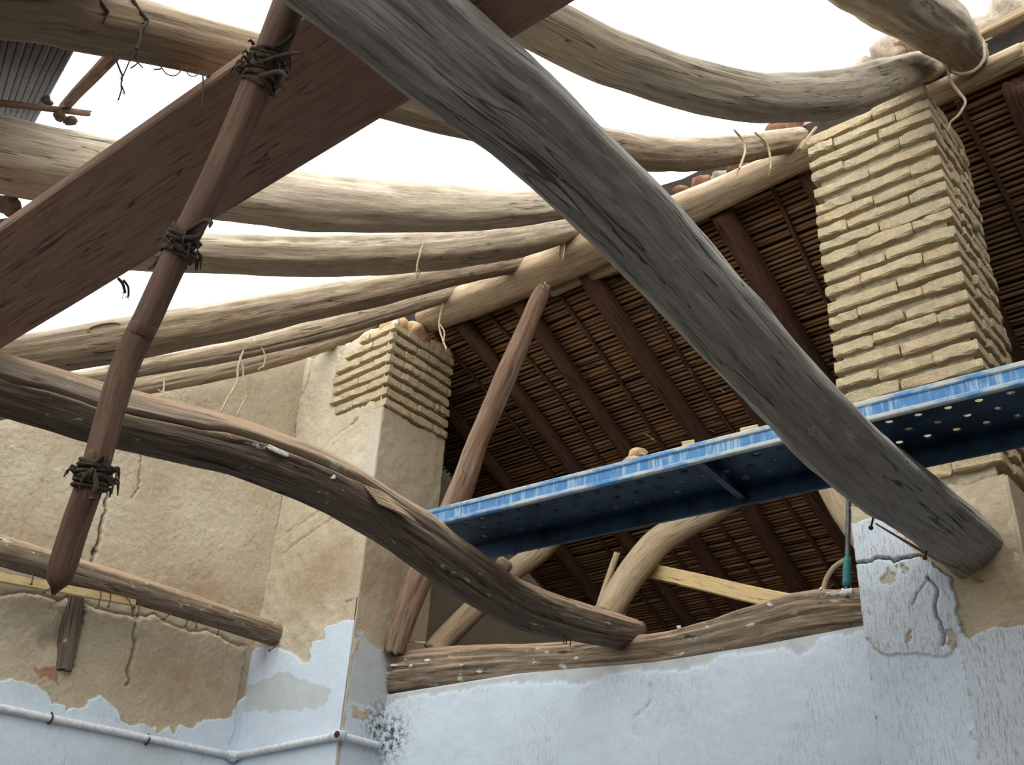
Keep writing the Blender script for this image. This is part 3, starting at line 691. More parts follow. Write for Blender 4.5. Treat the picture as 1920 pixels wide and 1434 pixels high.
# ---- gable wall on the left: bare render above, limewash below
f3 = np.array(LOGS['rafF3'])
def gable_top(y):
    up = np.interp(y, f3[:, 1], f3[:, 2]) + 0.05
    down = 5.80 - 0.466 * (y - 4.35)
    return np.where(y < 4.35, np.minimum(up, 5.95), np.minimum(5.95, down + 0.10))
def gable_h(u, v):
    h = 0.020 * fbm(u * 1.3, v * 1.3, 0, 1, 4) + 0.004 * fbm(u * 9, v * 9, 1, 2, 4) + 0.003 * fbm(u * 40, v * 40, 2, 4, 2)
    ju, jv = jag(u, v, 0.030, 16, 40)
    led = in_poly(ju, jv, below(MASK['left_ledge'], -1))
    h = h + np.where(led, 0.022, 0.0)
    wh = in_poly(ju, jv, below(MASK['left_white'], -1))
    h = np.where(wh, 0.028 + 0.25 * h, h)
    ju, jv = jag(u, v, 0.020, 20, 60)
    for k, w, d in (('left_crack1', 0.0085, 0.05), ('left_crack2', 0.0045, 0.015), ('left_crack3', 0.009, 0.022), ('left_crack4', 0.010, 0.04)):
        h = h - crack(ju, jv, MASK[k], w, d, 0.9 if k[-1] in '14' else 0.4)
    h = h - 0.03 * np.exp(-(seg_dist(ju, jv, MASK['left_groove']) / 0.05) ** 2)
    led_e = seg_dist(*jag(u, v, 0.030, 16, 40), MASK['left_ledge'])
    h = h - 0.016 * np.exp(-(led_e / 0.014) ** 2)
    return h
def gable_m(u, v):
    ju, jv = jag(u, v, 0.030, 16, 40)
    wh = in_poly(ju, jv, below(MASK['left_white'], -1)).astype(float)
    brown = np.exp(-(((u - 3.55) / 0.55) ** 2 + ((v - 3.02) / 0.25) ** 2)) * 0.9 + 0.45 * smooth(fbm(u * 1.1, v * 1.1, 3, 77, 3), 0.0, 0.5)
    brown = brown + 0.5 * np.exp(-((v - 3.62) / 0.22) ** 2)
    red = in_poly(*jag(u, v, 0.05, 14, 90), MASK['left_red']).astype(float)
    pink = 0.25 * smooth(fbm(u * 2.2, v * 1.1, 9, 61, 3), 0.15, 0.5) * (u < 2.6)
    grey = 0.5 * smooth(fbm(u * 1.5, v * 1.5, 5, 33, 3), 0.1, 0.45)
    return (wh, grey, np.clip(brown, 0, 1)), (0.25 * wh, np.zeros_like(u), np.clip(red + pink, 0, 1))
g = wall_sheet('wall_left', 'X', -5.65, arr((-0.6, 1.8, 0.06), (1.8, 4.05, 0.0068), (4.05, 7.9, 0.06)),
               arr((0, 2.3, 0.1), (2.3, 4.9, 0.0068), (4.9, 6.0, 0.02)), gable_top, gable_h, gable_m, 0.4, 1, M_WALL)
tag(g, 'tall gable wall of bare tan earth render with peeling limewash below', kind='structure')

# ---- low wall under the lintel, whitewashed
WTX = [-4.9, -4.2, -3.3, -2.8, -2.2, -1.6, 4]; WTZ = [3.10, 3.07, 3.02, 2.99, 2.99, 3.01, 3.02]
def low_strip(u, v):
    d = np.interp(u, WTX, WTZ) - v
    w = np.interp(u, [-4.8, -4.5, -4.2, -3.9, -3.4, -3.2, -3.0, -2.6, -2.45, -2.4, -2.1, -2.0, -1.9, -1.6], [0.14, 0.07, 0.08, 0.05, 0.06, 0.08, 0.03, 0.055, 0.05, 0.02, 0.03, 0.08, 0.02, 0.03])
    return d < w
def low_h(u, v):
    ju, jv = jag(u, v, 0.02, 18, 14)
    h = 0.010 * fbm(u * 1.5, v * 1.5, 0, 8, 4) + 0.002 * fbm(u * 22, v * 22, 0, 9, 3)
    gr = low_strip(ju, jv)
    h = h - np.where(gr, 0.005, 0)
    h = h - 0.008 * np.exp(-(seg_dist(u, v, MASK['low_scratch']) / 0.005) ** 2)
    return h
def low_m(u, v):
    ju, jv = jag(u, v, 0.02, 18, 14)
    gr = low_strip(ju, jv).astype(float)
    mold = np.exp(-(((u + 4.60) / 0.13) ** 2 + ((v - 2.78) / 0.14) ** 2))
    scr = np.exp(-(seg_dist(u, v, MASK['low_scratch']) / 0.005) ** 2)
    one = np.ones_like(u)
    return (one, np.clip(gr * 0.8 + 0.15 * smooth(fbm(u * 1.4, v * 1.4, 2, 15, 3), 0, 0.5), 0, 1), 0 * u), (0.15 * one + 0.35 * smooth(fbm(u * 2, v * 2, 2, 25, 3), 0.1, 0.5), np.clip(mold * 1.2 + 0.5 * scr, 0, 1), 0 * u)
wb = wall_sheet('wall_back', 'Y', 4.30, arr((-4.9, -1.4, 0.012), (-1.4, 4.0, 0.1)), arr((0, 2.2, 0.1), (2.2, 3.04, 0.012)),
                lambda x: np.interp(x, [-4.9, -4.2, -3.3, -2.8, -2.2, -1.6, 4], [3.10, 3.07, 3.02, 2.99, 2.99, 3.01, 3.02]), low_h, low_m, 0.26, -1, M_WALL)
tag(wb, 'whitewashed low wall under the long lintel', kind='structure')

# ---- dim walls beyond and out of view
def flat_h(u, v): return 0.02 * fbm(u * 1.2, v * 1.2, 0, 51, 3)
def flat_m(u, v): return (0 * u, 0 * u, 0.7 + 0 * u), (0 * u, 0 * u, 0 * u)
wr = wall_sheet('wall_rear', 'Y', 7.9, arr((-5.8, 4.2, 0.1)), arr((0, 4.4, 0.1)), lambda x: 4.15 + 0 * x, flat_h, flat_m, 0.3, -1, M_WALL)
tag(wr, 'dark earth wall at the far eave', kind='structure')
wR = wall_sheet('wall_right_blocker', 'X', 4.0, arr((-0.6, 7.9, 0.15)), arr((0, 6.0, 0.15)), lambda y: 5.9 - 0.466 * np.abs(y - 4.35), flat_h, flat_m, 0.35, -1, M_WALL)  # out of view, added to block low sky from the right
tag(wR, 'unseen earth gable wall at the far right, added to block horizon light', kind='structure')

wF = box('wall_front_blocker', -6.05, 4.35, -0.95, -0.5, 0.0, 2.5, M_WALL)  # added out of view to block horizon sky from behind
tag(wF, 'earth wall behind the viewer, added unseen to block sky light', kind='structure')
# unseen roof slab, added to cut sky light from the right
v, f = box_verts(0.7, 4.0, -0.6, 4.35, 0.0, 0.2)
v = [(x, y, z + 6.02 - 0.73 * (4.35 - y)) for (x, y, z) in v]
cn = mesh_obj('ceiling_blocker', v, f, M_MUD, smooth_shade=False)
tag(cn, 'unseen roof slab right of the frame, added to block sky light', kind='structure')

# ---- far roof slope: mud bed on cane (the ceiling)
SL = 0.466
def roof_z(y): return 5.80 - SL * (y - 4.35)
NXc, NYc = 60, 40
xs = np.linspace(-5.6, 3.95, NXc); ys = np.linspace(4.36, 8.25, NYc)
V = []; 
for lay in (0, 1):
    for y in ys:
        for x in xs:
            e = 0.05 * float(vnoise(x * 5, 1, 0, 3)) if y == ys[0] else 0
            z = roof_z(y) + 0.035 + (0.17 + 0.05 * float(vnoise(x * 6, y * 6, 0, 4)) if lay else 0.006 * float(vnoise(x * 8, y * 8, 0, 5)))
            V.append((x, y + e, z))
F_ = []
N1 = NXc * NYc
for j in range(NYc - 1):
    for i in range(NXc - 1):
        a = j * NXc + i
        F_.append((a, a + NXc, a + NXc + 1, a + 1)); F_.append((N1 + a, N1 + a + 1, N1 + a + NXc + 1, N1 + a + NXc))
for i in range(NXc - 1):
    F_.append((i, i + 1, N1 + i + 1, N1 + i)); b = (NYc - 1) * NXc + i; F_.append((b + 1, b, N1 + b, N1 + b + 1))
for j in range(NYc - 1):
    a = j * NXc; F_.append((a + NXc, a, N1 + a, N1 + a + NXc)); b = a + NXc - 1; F_.append((b, b + NXc, N1 + b + NXc, N1 + b))
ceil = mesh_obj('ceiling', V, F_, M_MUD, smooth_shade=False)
tag(ceil, 'dark underside of the standing roof slope, mud bed over cane darkened for shade', kind='structure')

# canes: a dozen shared meshes, laid row by row
cane_meshes = []
rs = random.Random(5)
for k in range(12):
    Lc = 1.0; n = 9
    pts = [(x, 0.006 * float(vnoise(x * 7, k, 0, 61)) , 0.005 * float(vnoise(x * 7, k, 4, 62))) for x in np.linspace(-0.5, 0.5, n)]
    rr = [0.0135 * (1 + 0.18 * float(vnoise(x * 17, k, 9, 63))) for x in np.linspace(-0.5, 0.5, n)]
    v, f, gp = tube_data([(p[0] * 1, p[1], p[2]) for p in pts], rr, 6, 9, (0, 0, 1))
    me = bpy.data.meshes.new('cane')
    me.from_pydata([tuple(map(float, q)) for q in v], [], f)
    me.polygons.foreach_set('use_smooth', np.ones(len(me.polygons), bool))
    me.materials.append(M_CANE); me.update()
    cane_meshes.append(me)
pitch = 0.0345
row = 0; y = 4.40; ncane = 0
while y < 8.0 and ncane < 296:
    cuts = [-5.58] + ([-2.6 + rs.uniform(-0.9, 0.9), ] if True else []) + [0.6 + rs.uniform(-0.5, 0.5)] + [3.9]
    segs = list(zip(cuts[:-1], cuts[1:]))
    for (a, b) in segs:
        if a > 0 and row % 1 == 0 and b > 3.8:
            continue
        if ncane >= 296: break
        o = bpy.data.objects.new('cane', cane_meshes[rs.randrange(12)])
        link(o, ceil)
        o.location = ((a + b) / 2, y + rs.uniform(-0.004, 0.004), roof_z(y) + 0.012 + rs.uniform(-0.006, 0.004))
        s_ = rs.uniform(0.85, 1.25)
        o.scale = ((b - a) * 1.01, s_, s_)
        o.rotation_euler = (rs.uniform(-3, 3), 0, rs.uniform(-0.004, 0.004))
        ncane += 1
    row += 1; y += pitch * math.cos(math.atan(SL))
# the rest of the canes, out to the right of the frame
parts = []
yy = 4.40
while yy < 8.0:
    x0 = 0.3 if yy < 8 else -5
    parts.append(tube_data([(0.2, yy, roof_z(yy) + 0.012), (3.9, yy, roof_z(yy) + 0.012)], 0.0125, 5, 4))
    yy += pitch * math.cos(math.atan(SL))
v, f, gp = merge(parts)
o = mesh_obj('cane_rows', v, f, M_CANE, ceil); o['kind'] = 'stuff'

# ================================================================ pillars
BR = []
for k in range(10):
    rk = random.Random(100 + k)
    st = [-0.5, -0.47, -0.3, -0.1, 0.12, 0.31, 0.47, 0.5]
    sh = [0.86, 0.97, 1.0, 1.0, 1.0, 1.0, 0.97, 0.86]
    prof = [(-0.46, -0.5), (0.46, -0.5), (0.5, -0.38), (0.5, 0.38), (0.46, 0.5), (-0.46, 0.5), (-0.5, 0.38), (-0.5, -0.38)]
    V = []
    for s_, q in zip(st, sh):
        for (p, z) in prof:
            V.append((s_ + rk.uniform(-0.008, 0.008), p * (0.6 + 0.4 * q) + rk.uniform(-0.04, 0.025), z * q + rk.uniform(-0.07, 0.07)))
    F_ = []
    for i in range(7):
        for j in range(8):
            F_.append((i * 8 + j, i * 8 + (j + 1) % 8, (i + 1) * 8 + (j + 1) % 8, (i + 1) * 8 + j))
    F_.append(tuple(range(8))[::-1]); F_.append(tuple(56 + j for j in range(8)))
    me = bpy.data.meshes.new('brick'); me.from_pydata(V, [], F_); me.materials.append(M_BRICK); me.update()
    BR.append(me)

def brick(parent, cx, cy, cz, lx, ly, lz, along, rk, tilt=0.0):
    o = bpy.data.objects.new('brick', BR[rk.randrange(10)])
    link(o, parent)
    o.location = Vector((cx, cy, cz)) - parent.matrix_basis.translation
    # mesh: x = length, y = depth, z = height (unit box)
    if along == 'X':
        o.scale = (lx, ly, lz); o.rotation_euler = (rk.uniform(-0.02, 0.02), tilt + rk.uniform(-0.012, 0.012), rk.uniform(-0.015, 0.015))
    else:
        o.scale = (ly, lx, lz); o.rotation_euler = (rk.uniform(-0.02, 0.02), tilt + rk.uniform(-0.012, 0.012), math.pi / 2 + rk.uniform(-0.015, 0.015))
    return o

# ---- right pillar
RP = empty('brick_pillar', (-1.25, 4.28, 0))
tag(RP, 'tall pillar of thin pale bricks rising to the roof ridge, plastered below', 'pillar')
XL, XR, YF, YB = -1.56, -0.945, 4.0, 4.56
zs = [5.471, 5.398, 5.308, 5.229, 5.119, 5.022, 4.939, 4.856, 4.772, 4.694, 4.600, 4.513, 4.416, 4.336, 4.251, 4.172, 4.084, 3.991]
z = 3.991
while z > 3.47:
    z -= 0.087; zs.append(z)
rk = random.Random(3)
th = 0.055
for i, zb in enumerate(zs):
    zc = zb + th / 2
    if i % 2 == 0:
        cuts = [XL, XL + 0.30 + rk.uniform(-0.05, 0.06), XR]
    else:
        cuts = [XL, XL + 0.16 + rk.uniform(-0.03, 0.03), XL + 0.45 + rk.uniform(-0.03, 0.03), XR]
    if i == 0: cuts = [XL, XL + 0.34, XR]
    tl = -0.012
    for a, b in zip(cuts[:-1], cuts[1:]):
        d = 0.15
        yo = YF - 0.012 + rk.uniform(-0.008, 0.010)
        t_ = th + rk.uniform(-0.006, 0.008)
        brick(RP, (a + b) / 2 + (0.006 if b == XR else 0) - (0.006 if a == XL else 0), yo + d / 2, zc + rk.uniform(-0.006, 0.006), (b - a) + 0.002, d, t_, 'X', rk, 0)
    yc = [YF + 0.15, YF + 0.30 + rk.uniform(-0.03, 0.03), YB] if i % 2 == 0 else [YF + 0.14, YF + 0.42 + rk.uniform(-0.03, 0.03), YB]
    for a, b in zip(yc[:-1], yc[1:]):
        brick(RP, XR - 0.06 + rk.uniform(-0.006, 0.012), (a + b) / 2, zc + rk.uniform(-0.004, 0.004), 0.14, (b - a) - 0.012, th + rk.uniform(-0.006, 0.006), 'Y', rk)
        brick(RP, XL + 0.06 + rk.uniform(-0.012, 0.006), (a + b) / 2, zc, 0.14, (b - a) - 0.012, th, 'Y', rk)
def core(name, x0, x1, y0, y1, z0, z1, mat, parent, amp, seed, res=0.02):
    """rough mortar block: a box with a noisy skin"""
    us = arr((x0, x1, res)); vv = arr((z0, z1, res)); ww = arr((y0, y1, res * 2))
    parts = []
    def face(A, B, fn):
        a, b = np.meshgrid(A, B)
        P = fn(a, b)
        nu, nv = len(A), len(B)
        i = np.arange(nv - 1)[:, None] * nu + np.arange(nu - 1)[None]
        q = np.stack([i, i + 1, i + nu + 1, i + nu], -1).reshape(-1, 4)
        parts.append((P.reshape(-1, 3), [tuple(t) for t in q.tolist()], P.reshape(-1, 3)))
    n = lambda a, b, k: amp * fbm(a * 12, b * 30, k, seed, 3)
    face(us, vv, lambda a, b: np.stack([a, y0 + n(a, b, 1), b], -1))
    face(us[::-1], vv, lambda a, b: np.stack([a, y1 + n(a, b, 2), b], -1))
    face(ww, vv, lambda a, b: np.stack([x1 + n(a, b, 3), a, b], -1))
    face(ww[::-1], vv, lambda a, b: np.stack([x0 + n(a, b, 4), a, b], -1))
    face(us, ww, lambda a, b: np.stack([a, b, z1 + n(a, b, 5)], -1))
    v, f, gp = merge(parts)
    return mesh_obj(name, v, f, mat, parent, {'gp': ('FLOAT_VECTOR', gp)})
core('mortar_core', XL + 0.028, XR - 0.028, YF + 0.026, YB - 0.02, 3.3, 5.52, M_MORTAR, RP, 0.016, 11, 0.012)

def pil_h(u, v):
    ju, jv = jag(u, v, 0.018, 20, 70)
    wh = in_poly(ju, jv, below(MASK['pil_white'], 0))
    h = 0.008 * fbm(u * 3, v * 3, 0, 71, 4) + 0.004 * fbm(u * 25, v * 25, 0, 72, 3)
    h = np.where(wh, 0.014 + 0.4 * h, h)
    pt = in_poly(ju, jv, below(MASK['pil_patch'], 0))
    h = h + np.where(pt, -0.006, 0)
    cu, cv = jag(u, v, 0.012, 25, 73)
    for k, w, d in (('pil_crack1', 0.0048, 0.03), ('pil_crack2', 0.005, 0.02), ('pil_crack3', 0.003, 0.006)):
        h = h - crack(cu, cv, MASK[k], w, d, 0.95 if k[-1] == '1' else 0.7)
    for p in MASK['pil_brown']:
        h = h - np.where(in_poly(*jag(u, v, 0.03, 30, 74), p), 0.006, 0)
    return h
def pil_m(u, v):
    ju, jv = jag(u, v, 0.018, 20, 70)
    wh = in_poly(ju, jv, below(MASK['pil_white'], 0)).astype(float)
    pt = in_poly(ju, jv, below(MASK['pil_patch'], 0)).astype(float)
    br = np.zeros_like(u)
    for p in MASK['pil_brown']:
        br = np.maximum(br, in_poly(*jag(u, v, 0.03, 30, 74), p).astype(float))
    wh = wh * (1 - 0.85 * br)
    fleck = np.where(pt > 0, 0.55 * np.exp(-((u + 1.38) / 0.22) ** 2), 0.8)
    grey = np.where(pt > 0, 0.0, 0.25) 
    brown = 0.35 + 0.5 * smooth(fbm(u * 3, v * 2, 4, 79, 3), 0.0, 0.5) * (u > -1.2)
    return (wh, grey, brown), (fleck, 0 * u, 0 * u)
wall_sheet('plaster_face', 'Y', YF, arr((XL - 0.012, XR + 0.004, 0.0052)), arr((0, 2.2, 0.1), (2.2, 3.43, 0.0052)), lambda x: 3.415 + 0.012 * vnoise(x * 12, 0, 0, 5), pil_h, pil_m, 0.02, -1, M_WALL, RP)
box('pillar_core', XL, XR - 0.01, YF + 0.015, YB, 0.0, 3.38, M_MORTAR, RP)
wall_sheet('plaster_side', 'X', XR, arr((YF, YB, 0.015)), arr((0, 2.2, 0.1), (2.2, 3.43, 0.015)), lambda y: 3.41 + 0 * y,
           lambda u, v: 0.012 + 0.008 * fbm(u * 4, v * 4, 0, 91, 4),
           lambda u, v: (((v < 2.93).astype(float), 0.4 + 0 * u, 0.5 + 0 * u), (0.4 + 0 * u, 0 * u, 0 * u)), 0.02, 1, M_WALL, RP)

# ---- left pier: rough render, bricks showing at the top corner, limewash below
LP = empty('corner_pier', (-5.17, 4.3, 0))
tag(LP, 'wide plastered pier in the wall corner with thin bricks exposed at its top', 'pillar')
PXL, PXR, PYF, PYB = -5.65, -4.69, 4.0, 4.60
BZ = [[-5.27, 6], [-5.25, 5.60], [-5.27, 5.36], [-5.265, 5.14], [-5.20, 5.02], [-5.18, 4.975], [-4.95, 4.955], [-4.80, 4.945], [-4.60, 4.935], [-4.6, 6]]
def pier_h(u, v):
    h = 0.016 * fbm(u * 2.2, v * 2.2, 0, 21, 4) + 0.010 * fbm(u * 12, v * 12, 0, 22, 4)
    ju, jv = jag(u, v, 0.03, 16, 23)
    bz = in_poly(ju, jv, BZ)
    h = np.where(bz, -0.03 + 0.4 * h, h)
    wh = in_poly(*jag(u, v, 0.022, 18, 24), below(MASK['pier_white'], 0))
    h = np.where(wh, 0.016 + 0.2 * h, h)
    # smooth vertical arris strip beside the corner
    arris = (u > -4.80) & (v < 4.93) & (v > 3.55)
    h = np.where(arris, 0.010 + 0.15 * h, h)
    h = h - 0.02 * np.exp(-(seg_dist(*jag(u, v, 0.02, 20, 26), [(-5.62, 4.60), (-5.4, 4.70), (-5.36, 4.66), (-5.2, 4.77), (-4.95, 4.86)]) / 0.010) ** 2)
    h = h - 0.012 * np.exp(-(seg_dist(*jag(u, v, 0.02, 20, 27), [(-5.6, 3.98), (-5.3, 4.08), (-5.05, 4.16)]) / 0.014) ** 2)
    h = h - 0.012 * np.exp(-(seg_dist(*jag(u, v, 0.02, 20, 28), [(-5.62, 4.12), (-5.35, 4.20), (-5.1, 4.27)]) / 0.012) ** 2)
    return h - crack(*jag(u, v, 0.008, 30, 25), MASK['pier_crack'], np.where(v > 4.2, 0.0085, 0.0045), 0.05, 0.9)
def pier_m(u, v):
    wh = in_poly(*jag(u, v, 0.022, 18, 24), below(MASK['pier_white'], 0)).astype(float)
    gr = in_poly(*jag(u, v, 0.04, 14, 29), MASK['pier_grey']).astype(float) * 0.75
    br = 0.95 * np.exp(-(((u + 5.05) / 0.40) ** 2 + ((v - 3.75) / 0.20) ** 2)) + 0.3 * smooth(fbm(u * 2, v * 2, 5, 36, 3), 0.0, 0.5)
    arris = ((u > -4.80) & (v < 4.93) & (v > 3.95)).astype(float)
    wh = np.maximum(wh, 0.22 * arris); gr = np.maximum(gr, arris)
    return (wh, gr, np.clip(br, 0, 1)), (0.12 * wh, 0 * u, 0 * u)
wall_sheet('front_render', 'Y', PYF, arr((PXL - 0.03, PXR + 0.008, 0.0062)), arr((0, 2.4, 0.1), (2.4, 5.62, 0.0068)), lambda x: 5.60 + 0.03 * vnoise(x * 9, 0, 0, 2), pier_h, pier_m, 0.02, -1, M_WALL, LP)
box('pier_core', PXL, PXR - 0.006, PYF + 0.006, PYB, 0.0, 4.84, M_WALL, LP)
box('pier_core', PXL, PXR - 0.045, PYF + 0.05, PYB, 0.0, 5.56, M_MORTAR, LP)
def side_h(u, v):
    h = 0.012 + 0.006 * fbm(u * 3, v * 3, 0, 41, 4) + 0.004 * fbm(u * 18, v * 18, 0, 42, 3)
    bz = jag(u, v, 0.03, 16, 43)[1] > 4.885
    h = np.where(bz, -0.04 + 0.4 * h, h)
    wh = in_poly(*jag(u, v, 0.02, 18, 44), below(MASK['side_white'], 0))
    return np.where(wh, 0.016 + 0.3 * h, h)
def side_m(u, v):
    wh = in_poly(*jag(u, v, 0.02, 18, 44), below(MASK['side_white'], 0)).astype(float)
    tanp = np.maximum(in_poly(*jag(u, v, 0.02, 18, 45), MASK['side_tan']), in_poly(*jag(u, v, 0.02, 18, 46), MASK['side_brown'])).astype(float)
    wh = wh * (1 - 0.9 * tanp)
    mold = np.exp(-(((u - 4.28) / 0.12) ** 2 + ((v - 2.85) / 0.13) ** 2))
    br = 0.35 + 0.55 * np.exp(-((v - 3.75) / 0.18) ** 2)
    return (wh, np.where(v > 2.95, 0.9, 0.4), np.clip(br, 0, 1)), (0.2 * wh, np.clip(1.1 * mold, 0, 1), 0 * u)
wall_sheet('side_render', 'X', PXR, arr((PYF - 0.007, PYB, 0.0085)), arr((0, 2.4, 0.1), (2.4, 5.62, 0.0095)), lambda y: 5.58 + 0.03 * vnoise(y * 9, 3, 0, 2), side_h, side_m, 0.02, 1, M_WALL, LP)
rk = random.Random(12)
for i in range(8):
    zb = 4.885 + i * 0.0868
    zc = zb + 0.027
    lt = 0.055
    if i > 0:
        x0 = [0, -5.19, -5.26, -5.25, -5.27, -5.25, -5.16, -5.02][i]
        xm = -4.96 + rk.uniform(-0.05, 0.05) if i % 2 else -4.86 + rk.uniform(-0.03, 0.03)
        xr = PXR + 0.030
        for a, b in ((x0, xm), (xm, xr)):
            brick(LP, (a + b) / 2, PYF - 0.022 + 0.07 + rk.uniform(-0.006, 0.006), zc, (b - a) - 0.008, 0.14, lt + rk.uniform(-0.005, 0.006), 'X', rk)
    yc = [PYF + 0.115, PYF + 0.34 + rk.uniform(-0.06, 0.06), PYB + rk.uniform(-0.01, 0.012)] if i % 2 else [PYF + (0.115 if i else -0.015), PYF + 0.24 + rk.uniform(-0.03, 0.03), PYF + 0.46, PYB]
    for a, b in zip(yc[:-1], yc[1:]):
        brick(LP, PXR + 0.028 - 0.07 + rk.uniform(-0.006, 0.008), (a + b) / 2, zc, 0.14, (b - a) - 0.006, lt + rk.uniform(-0.005, 0.006), 'Y', rk)
for k, (c, s_) in enumerate((((-4.82, 4.12, 5.59), (0.15, 0.12, 0.11)), ((-4.74, 4.25, 5.60), (0.10, 0.15, 0.10)), ((-5.02, 4.14, 5.56), (0.14, 0.10, 0.06)), ((-4.72, 4.47, 5.57), (0.06, 0.15, 0.07)))):
    rock('clay_bedding', c, s_, M_CLAY, 50 + k, LP, 4, 0.22)

# ================================================================ timbers
PI = math.pi
def rad(d): return math.radians(d)
tA = log('tie_beam', LOGS['tieA'], W_TIE, seed=1, sides=84, dens=70, rough=0.19, square=0.85, sq_rot=rad(32), lumps=0.12,
         cracks=((rad(12), 0.25, 0.95, 0.05, 0.06), (rad(-35), 0.1, 0.6, 0.02, 0.05), (rad(-80), 0.3, 0.9, 0.02, 0.05)), endcut=(0, 0.35), knots=((rad(-10), 0.80, 0.05, 0.10),))
tag(tA, 'thick grey bent tie beam crossing the foreground overhead into the right pillar', 'beam', 'horizontal tie beams')
tB = log('tie_beam', LOGS['tieB'], W_TIE2, seed=2, sides=88, dens=75, rough=0.17, lumps=0.13,
         tone=(rad(-16), rad(-12), rad(-4), rad(12), rad(24), rad(28)),
         cracks=(((rad(-16), rad(-12), rad(-4), rad(12), rad(24), rad(28)), 0.02, 0.66, 0.06, 0.30), (rad(4), 0.05, 0.40, 0.025, 0.10), (rad(-5), 0.60, 0.93, 0.04, 0.12), (rad(-35), 0.62, 0.98, 0.05, 0.14)),
         knots=((rad(-12), 0.80, 0.055, 0.22), (rad(40), 0.66, 0.05, 0.15)), endcut=(0, 0.4))
tag(tB, 'arched brown tie beam with a long split, dusty on top, ending on the lintel', 'beam', 'horizontal tie beams')
# splintered flap and a plaster flake in the split of the arched beam
sp = []
for k in range(9):
    a = np.array([-2.872 + 0.003 * k, 2.40 + 0.008 * k, 3.236 - 0.007 * k]); b = a + np.array([0.006, 0.20 + 0.02 * (k % 3), -0.012 - 0.004 * (k % 2)])
    sp.append(tube_data([a, (a + b) / 2 + np.array([0.006, 0, 0.004]), b], [0.003, 0.0075, 0.002], 5, 6))
v, f, gp = merge(sp)
mesh_obj('splinter', v, f, W_PALE, tB, {'gp': ('FLOAT_VECTOR', gp)})
rock('plaster_flake', (-2.872, 1.98, 3.212), (0.006, 0.055, 0.012), M_PLAST, 29, tB, 3, 0.3)
rock('plaster_flake', (-2.878, 2.25, 3.215), (0.006, 0.014, 0.010), M_PLAST, 4, tB, 2, 0.3)

li = log('lintel_beam', LOGS['lintel'], W_LINT, seed=3, sides=80, dens=60, rough=0.26, square=0.55, sq_rot=rad(0), lumps=0.20,
         cracks=((rad(200), 0.02, 0.45, 0.05, 0.42), (rad(188), 0.25, 0.5, 0.03, 0.12), (rad(168), 0.48, 0.97, 0.03, 0.10), (rad(212), 0.5, 0.98, 0.05, 0.25), (rad(150), 0.6, 1.0, 0.03, 0.10)),
         knots=((rad(185), 0.44, 0.05, 0.15),))
tag(li, 'long rough timber lintel lying on the whitewashed low wall', 'beam')
for k, c in enumerate(((-4.60, 4.275, 3.20), (-4.50, 4.270, 3.215), (-4.32, 4.275, 3.19), (-4.05, 4.28, 3.13), (-4.45, 4.268, 3.175), (-2.12, 4.28, 3.16), (-1.86, 4.27, 3.19), (-2.62, 4.30, 3.14))):
    rock('plaster_bit', c, (0.026 - 0.002 * k, 0.007, 0.008 + 0.001 * (k % 3)), M_PLAST, 20 + k, li, 3, 0.8)
li2 = log('lintel_beam', [(-0.9, 4.44, 3.09, 0.11), (1.2, 4.44, 3.10, 0.12), (3.9, 4.44, 3.08, 0.11)], W_LINT, seed=4, sides=32, dens=20)
tag(li2, 'timber lintel on the low wall beyond the right side of the brick pillar', 'beam')

wp = log('wall_pole', LOGS['wallpole'], W_LINT, seed=5, sides=48, dens=60, rough=0.14, lumps=0.14, cracks=((rad(10), 0.5, 0.95, 0.05, 0.1),), endcut=(0, 0.3))
tag(wp, 'thin flaking pole running along the gable wall into the corner pier', 'pole')
def nail(parent, a, b, r=0.0035, head=True):
    a = np.array(a, float); b = np.array(b, float)
    m = (a + b) / 2 + np.array([0.004, 0.010, 0.004])
    parts = [tube_data([a, m, b], r, 5, 7)]
    if head:
        d = (b - a) / np.linalg.norm(b - a)
        parts.append(tube_data([b - d * 0.002, b + d * 0.003], r * 2.2, 6, 3))
    v, f, gp = merge(parts)
    mesh_obj('nail', v, f, M_NAIL, parent)
for a, b in (((-5.40, 2.72, 3.385), (-5.39, 2.74, 3.27)), ((-5.40, 2.78, 3.385), (-5.39, 2.80, 3.278)), ((-5.40, 2.87, 3.38), (-5.38, 2.945, 3.29)), ((-5.40, 2.96, 3.39), (-5.39, 2.985, 3.275)),
             ((-5.40, 3.20, 3.385), (-5.38, 3.15, 3.30)), ((-5.40, 3.295, 3.39), (-5.39, 3.304, 3.302)), ((-5.40, 3.34, 3.39), (-5.38, 3.37, 3.31)), ((-5.40, 3.52, 3.39), (-5.39, 3.53, 3.31)),
             ((-5.40, 4.0, 3.39), (-5.37, 3.915, 3.305)), ((-5.40, 4.15, 3.39), (-5.39, 4.13, 3.33)), ((-5.40, 2.50, 3.35), (-5.38, 2.42, 3.25)), ((-5.40, 2.32, 3.35), (-5.38, 2.34, 3.27))):
    nail(wp, a, b)
lath = plank_obj('lath', LOGS['lath'][0][:3], LOGS['lath'][-1][:3], 0.03, 0.048, W_LATH, seed=3)
tag(lath, 'fresh yellow pine lath nailed under the thin wall pole', 'lath')
stub = log('timber_stub', LOGS['stub'], W_TIE2, seed=6, sides=32, dens=120, rough=0.15, ref=(1, 0, 0.1), lumps=0.15)
tag(stub, 'short grey timber stub set upright in a broken slot of the gable wall', 'timber')
nail(tA, (-1.22, 3.30, 3.10), (-1.21, 3.235, 2.985), 0.004)
nail(tA, (-1.22, 3.16, 3.09), (-1.215, 3.19, 3.045), 0.003)
nail(tA, (-1.17, 3.62, 3.05), (-1.165, 3.60, 2.985), 0.004)
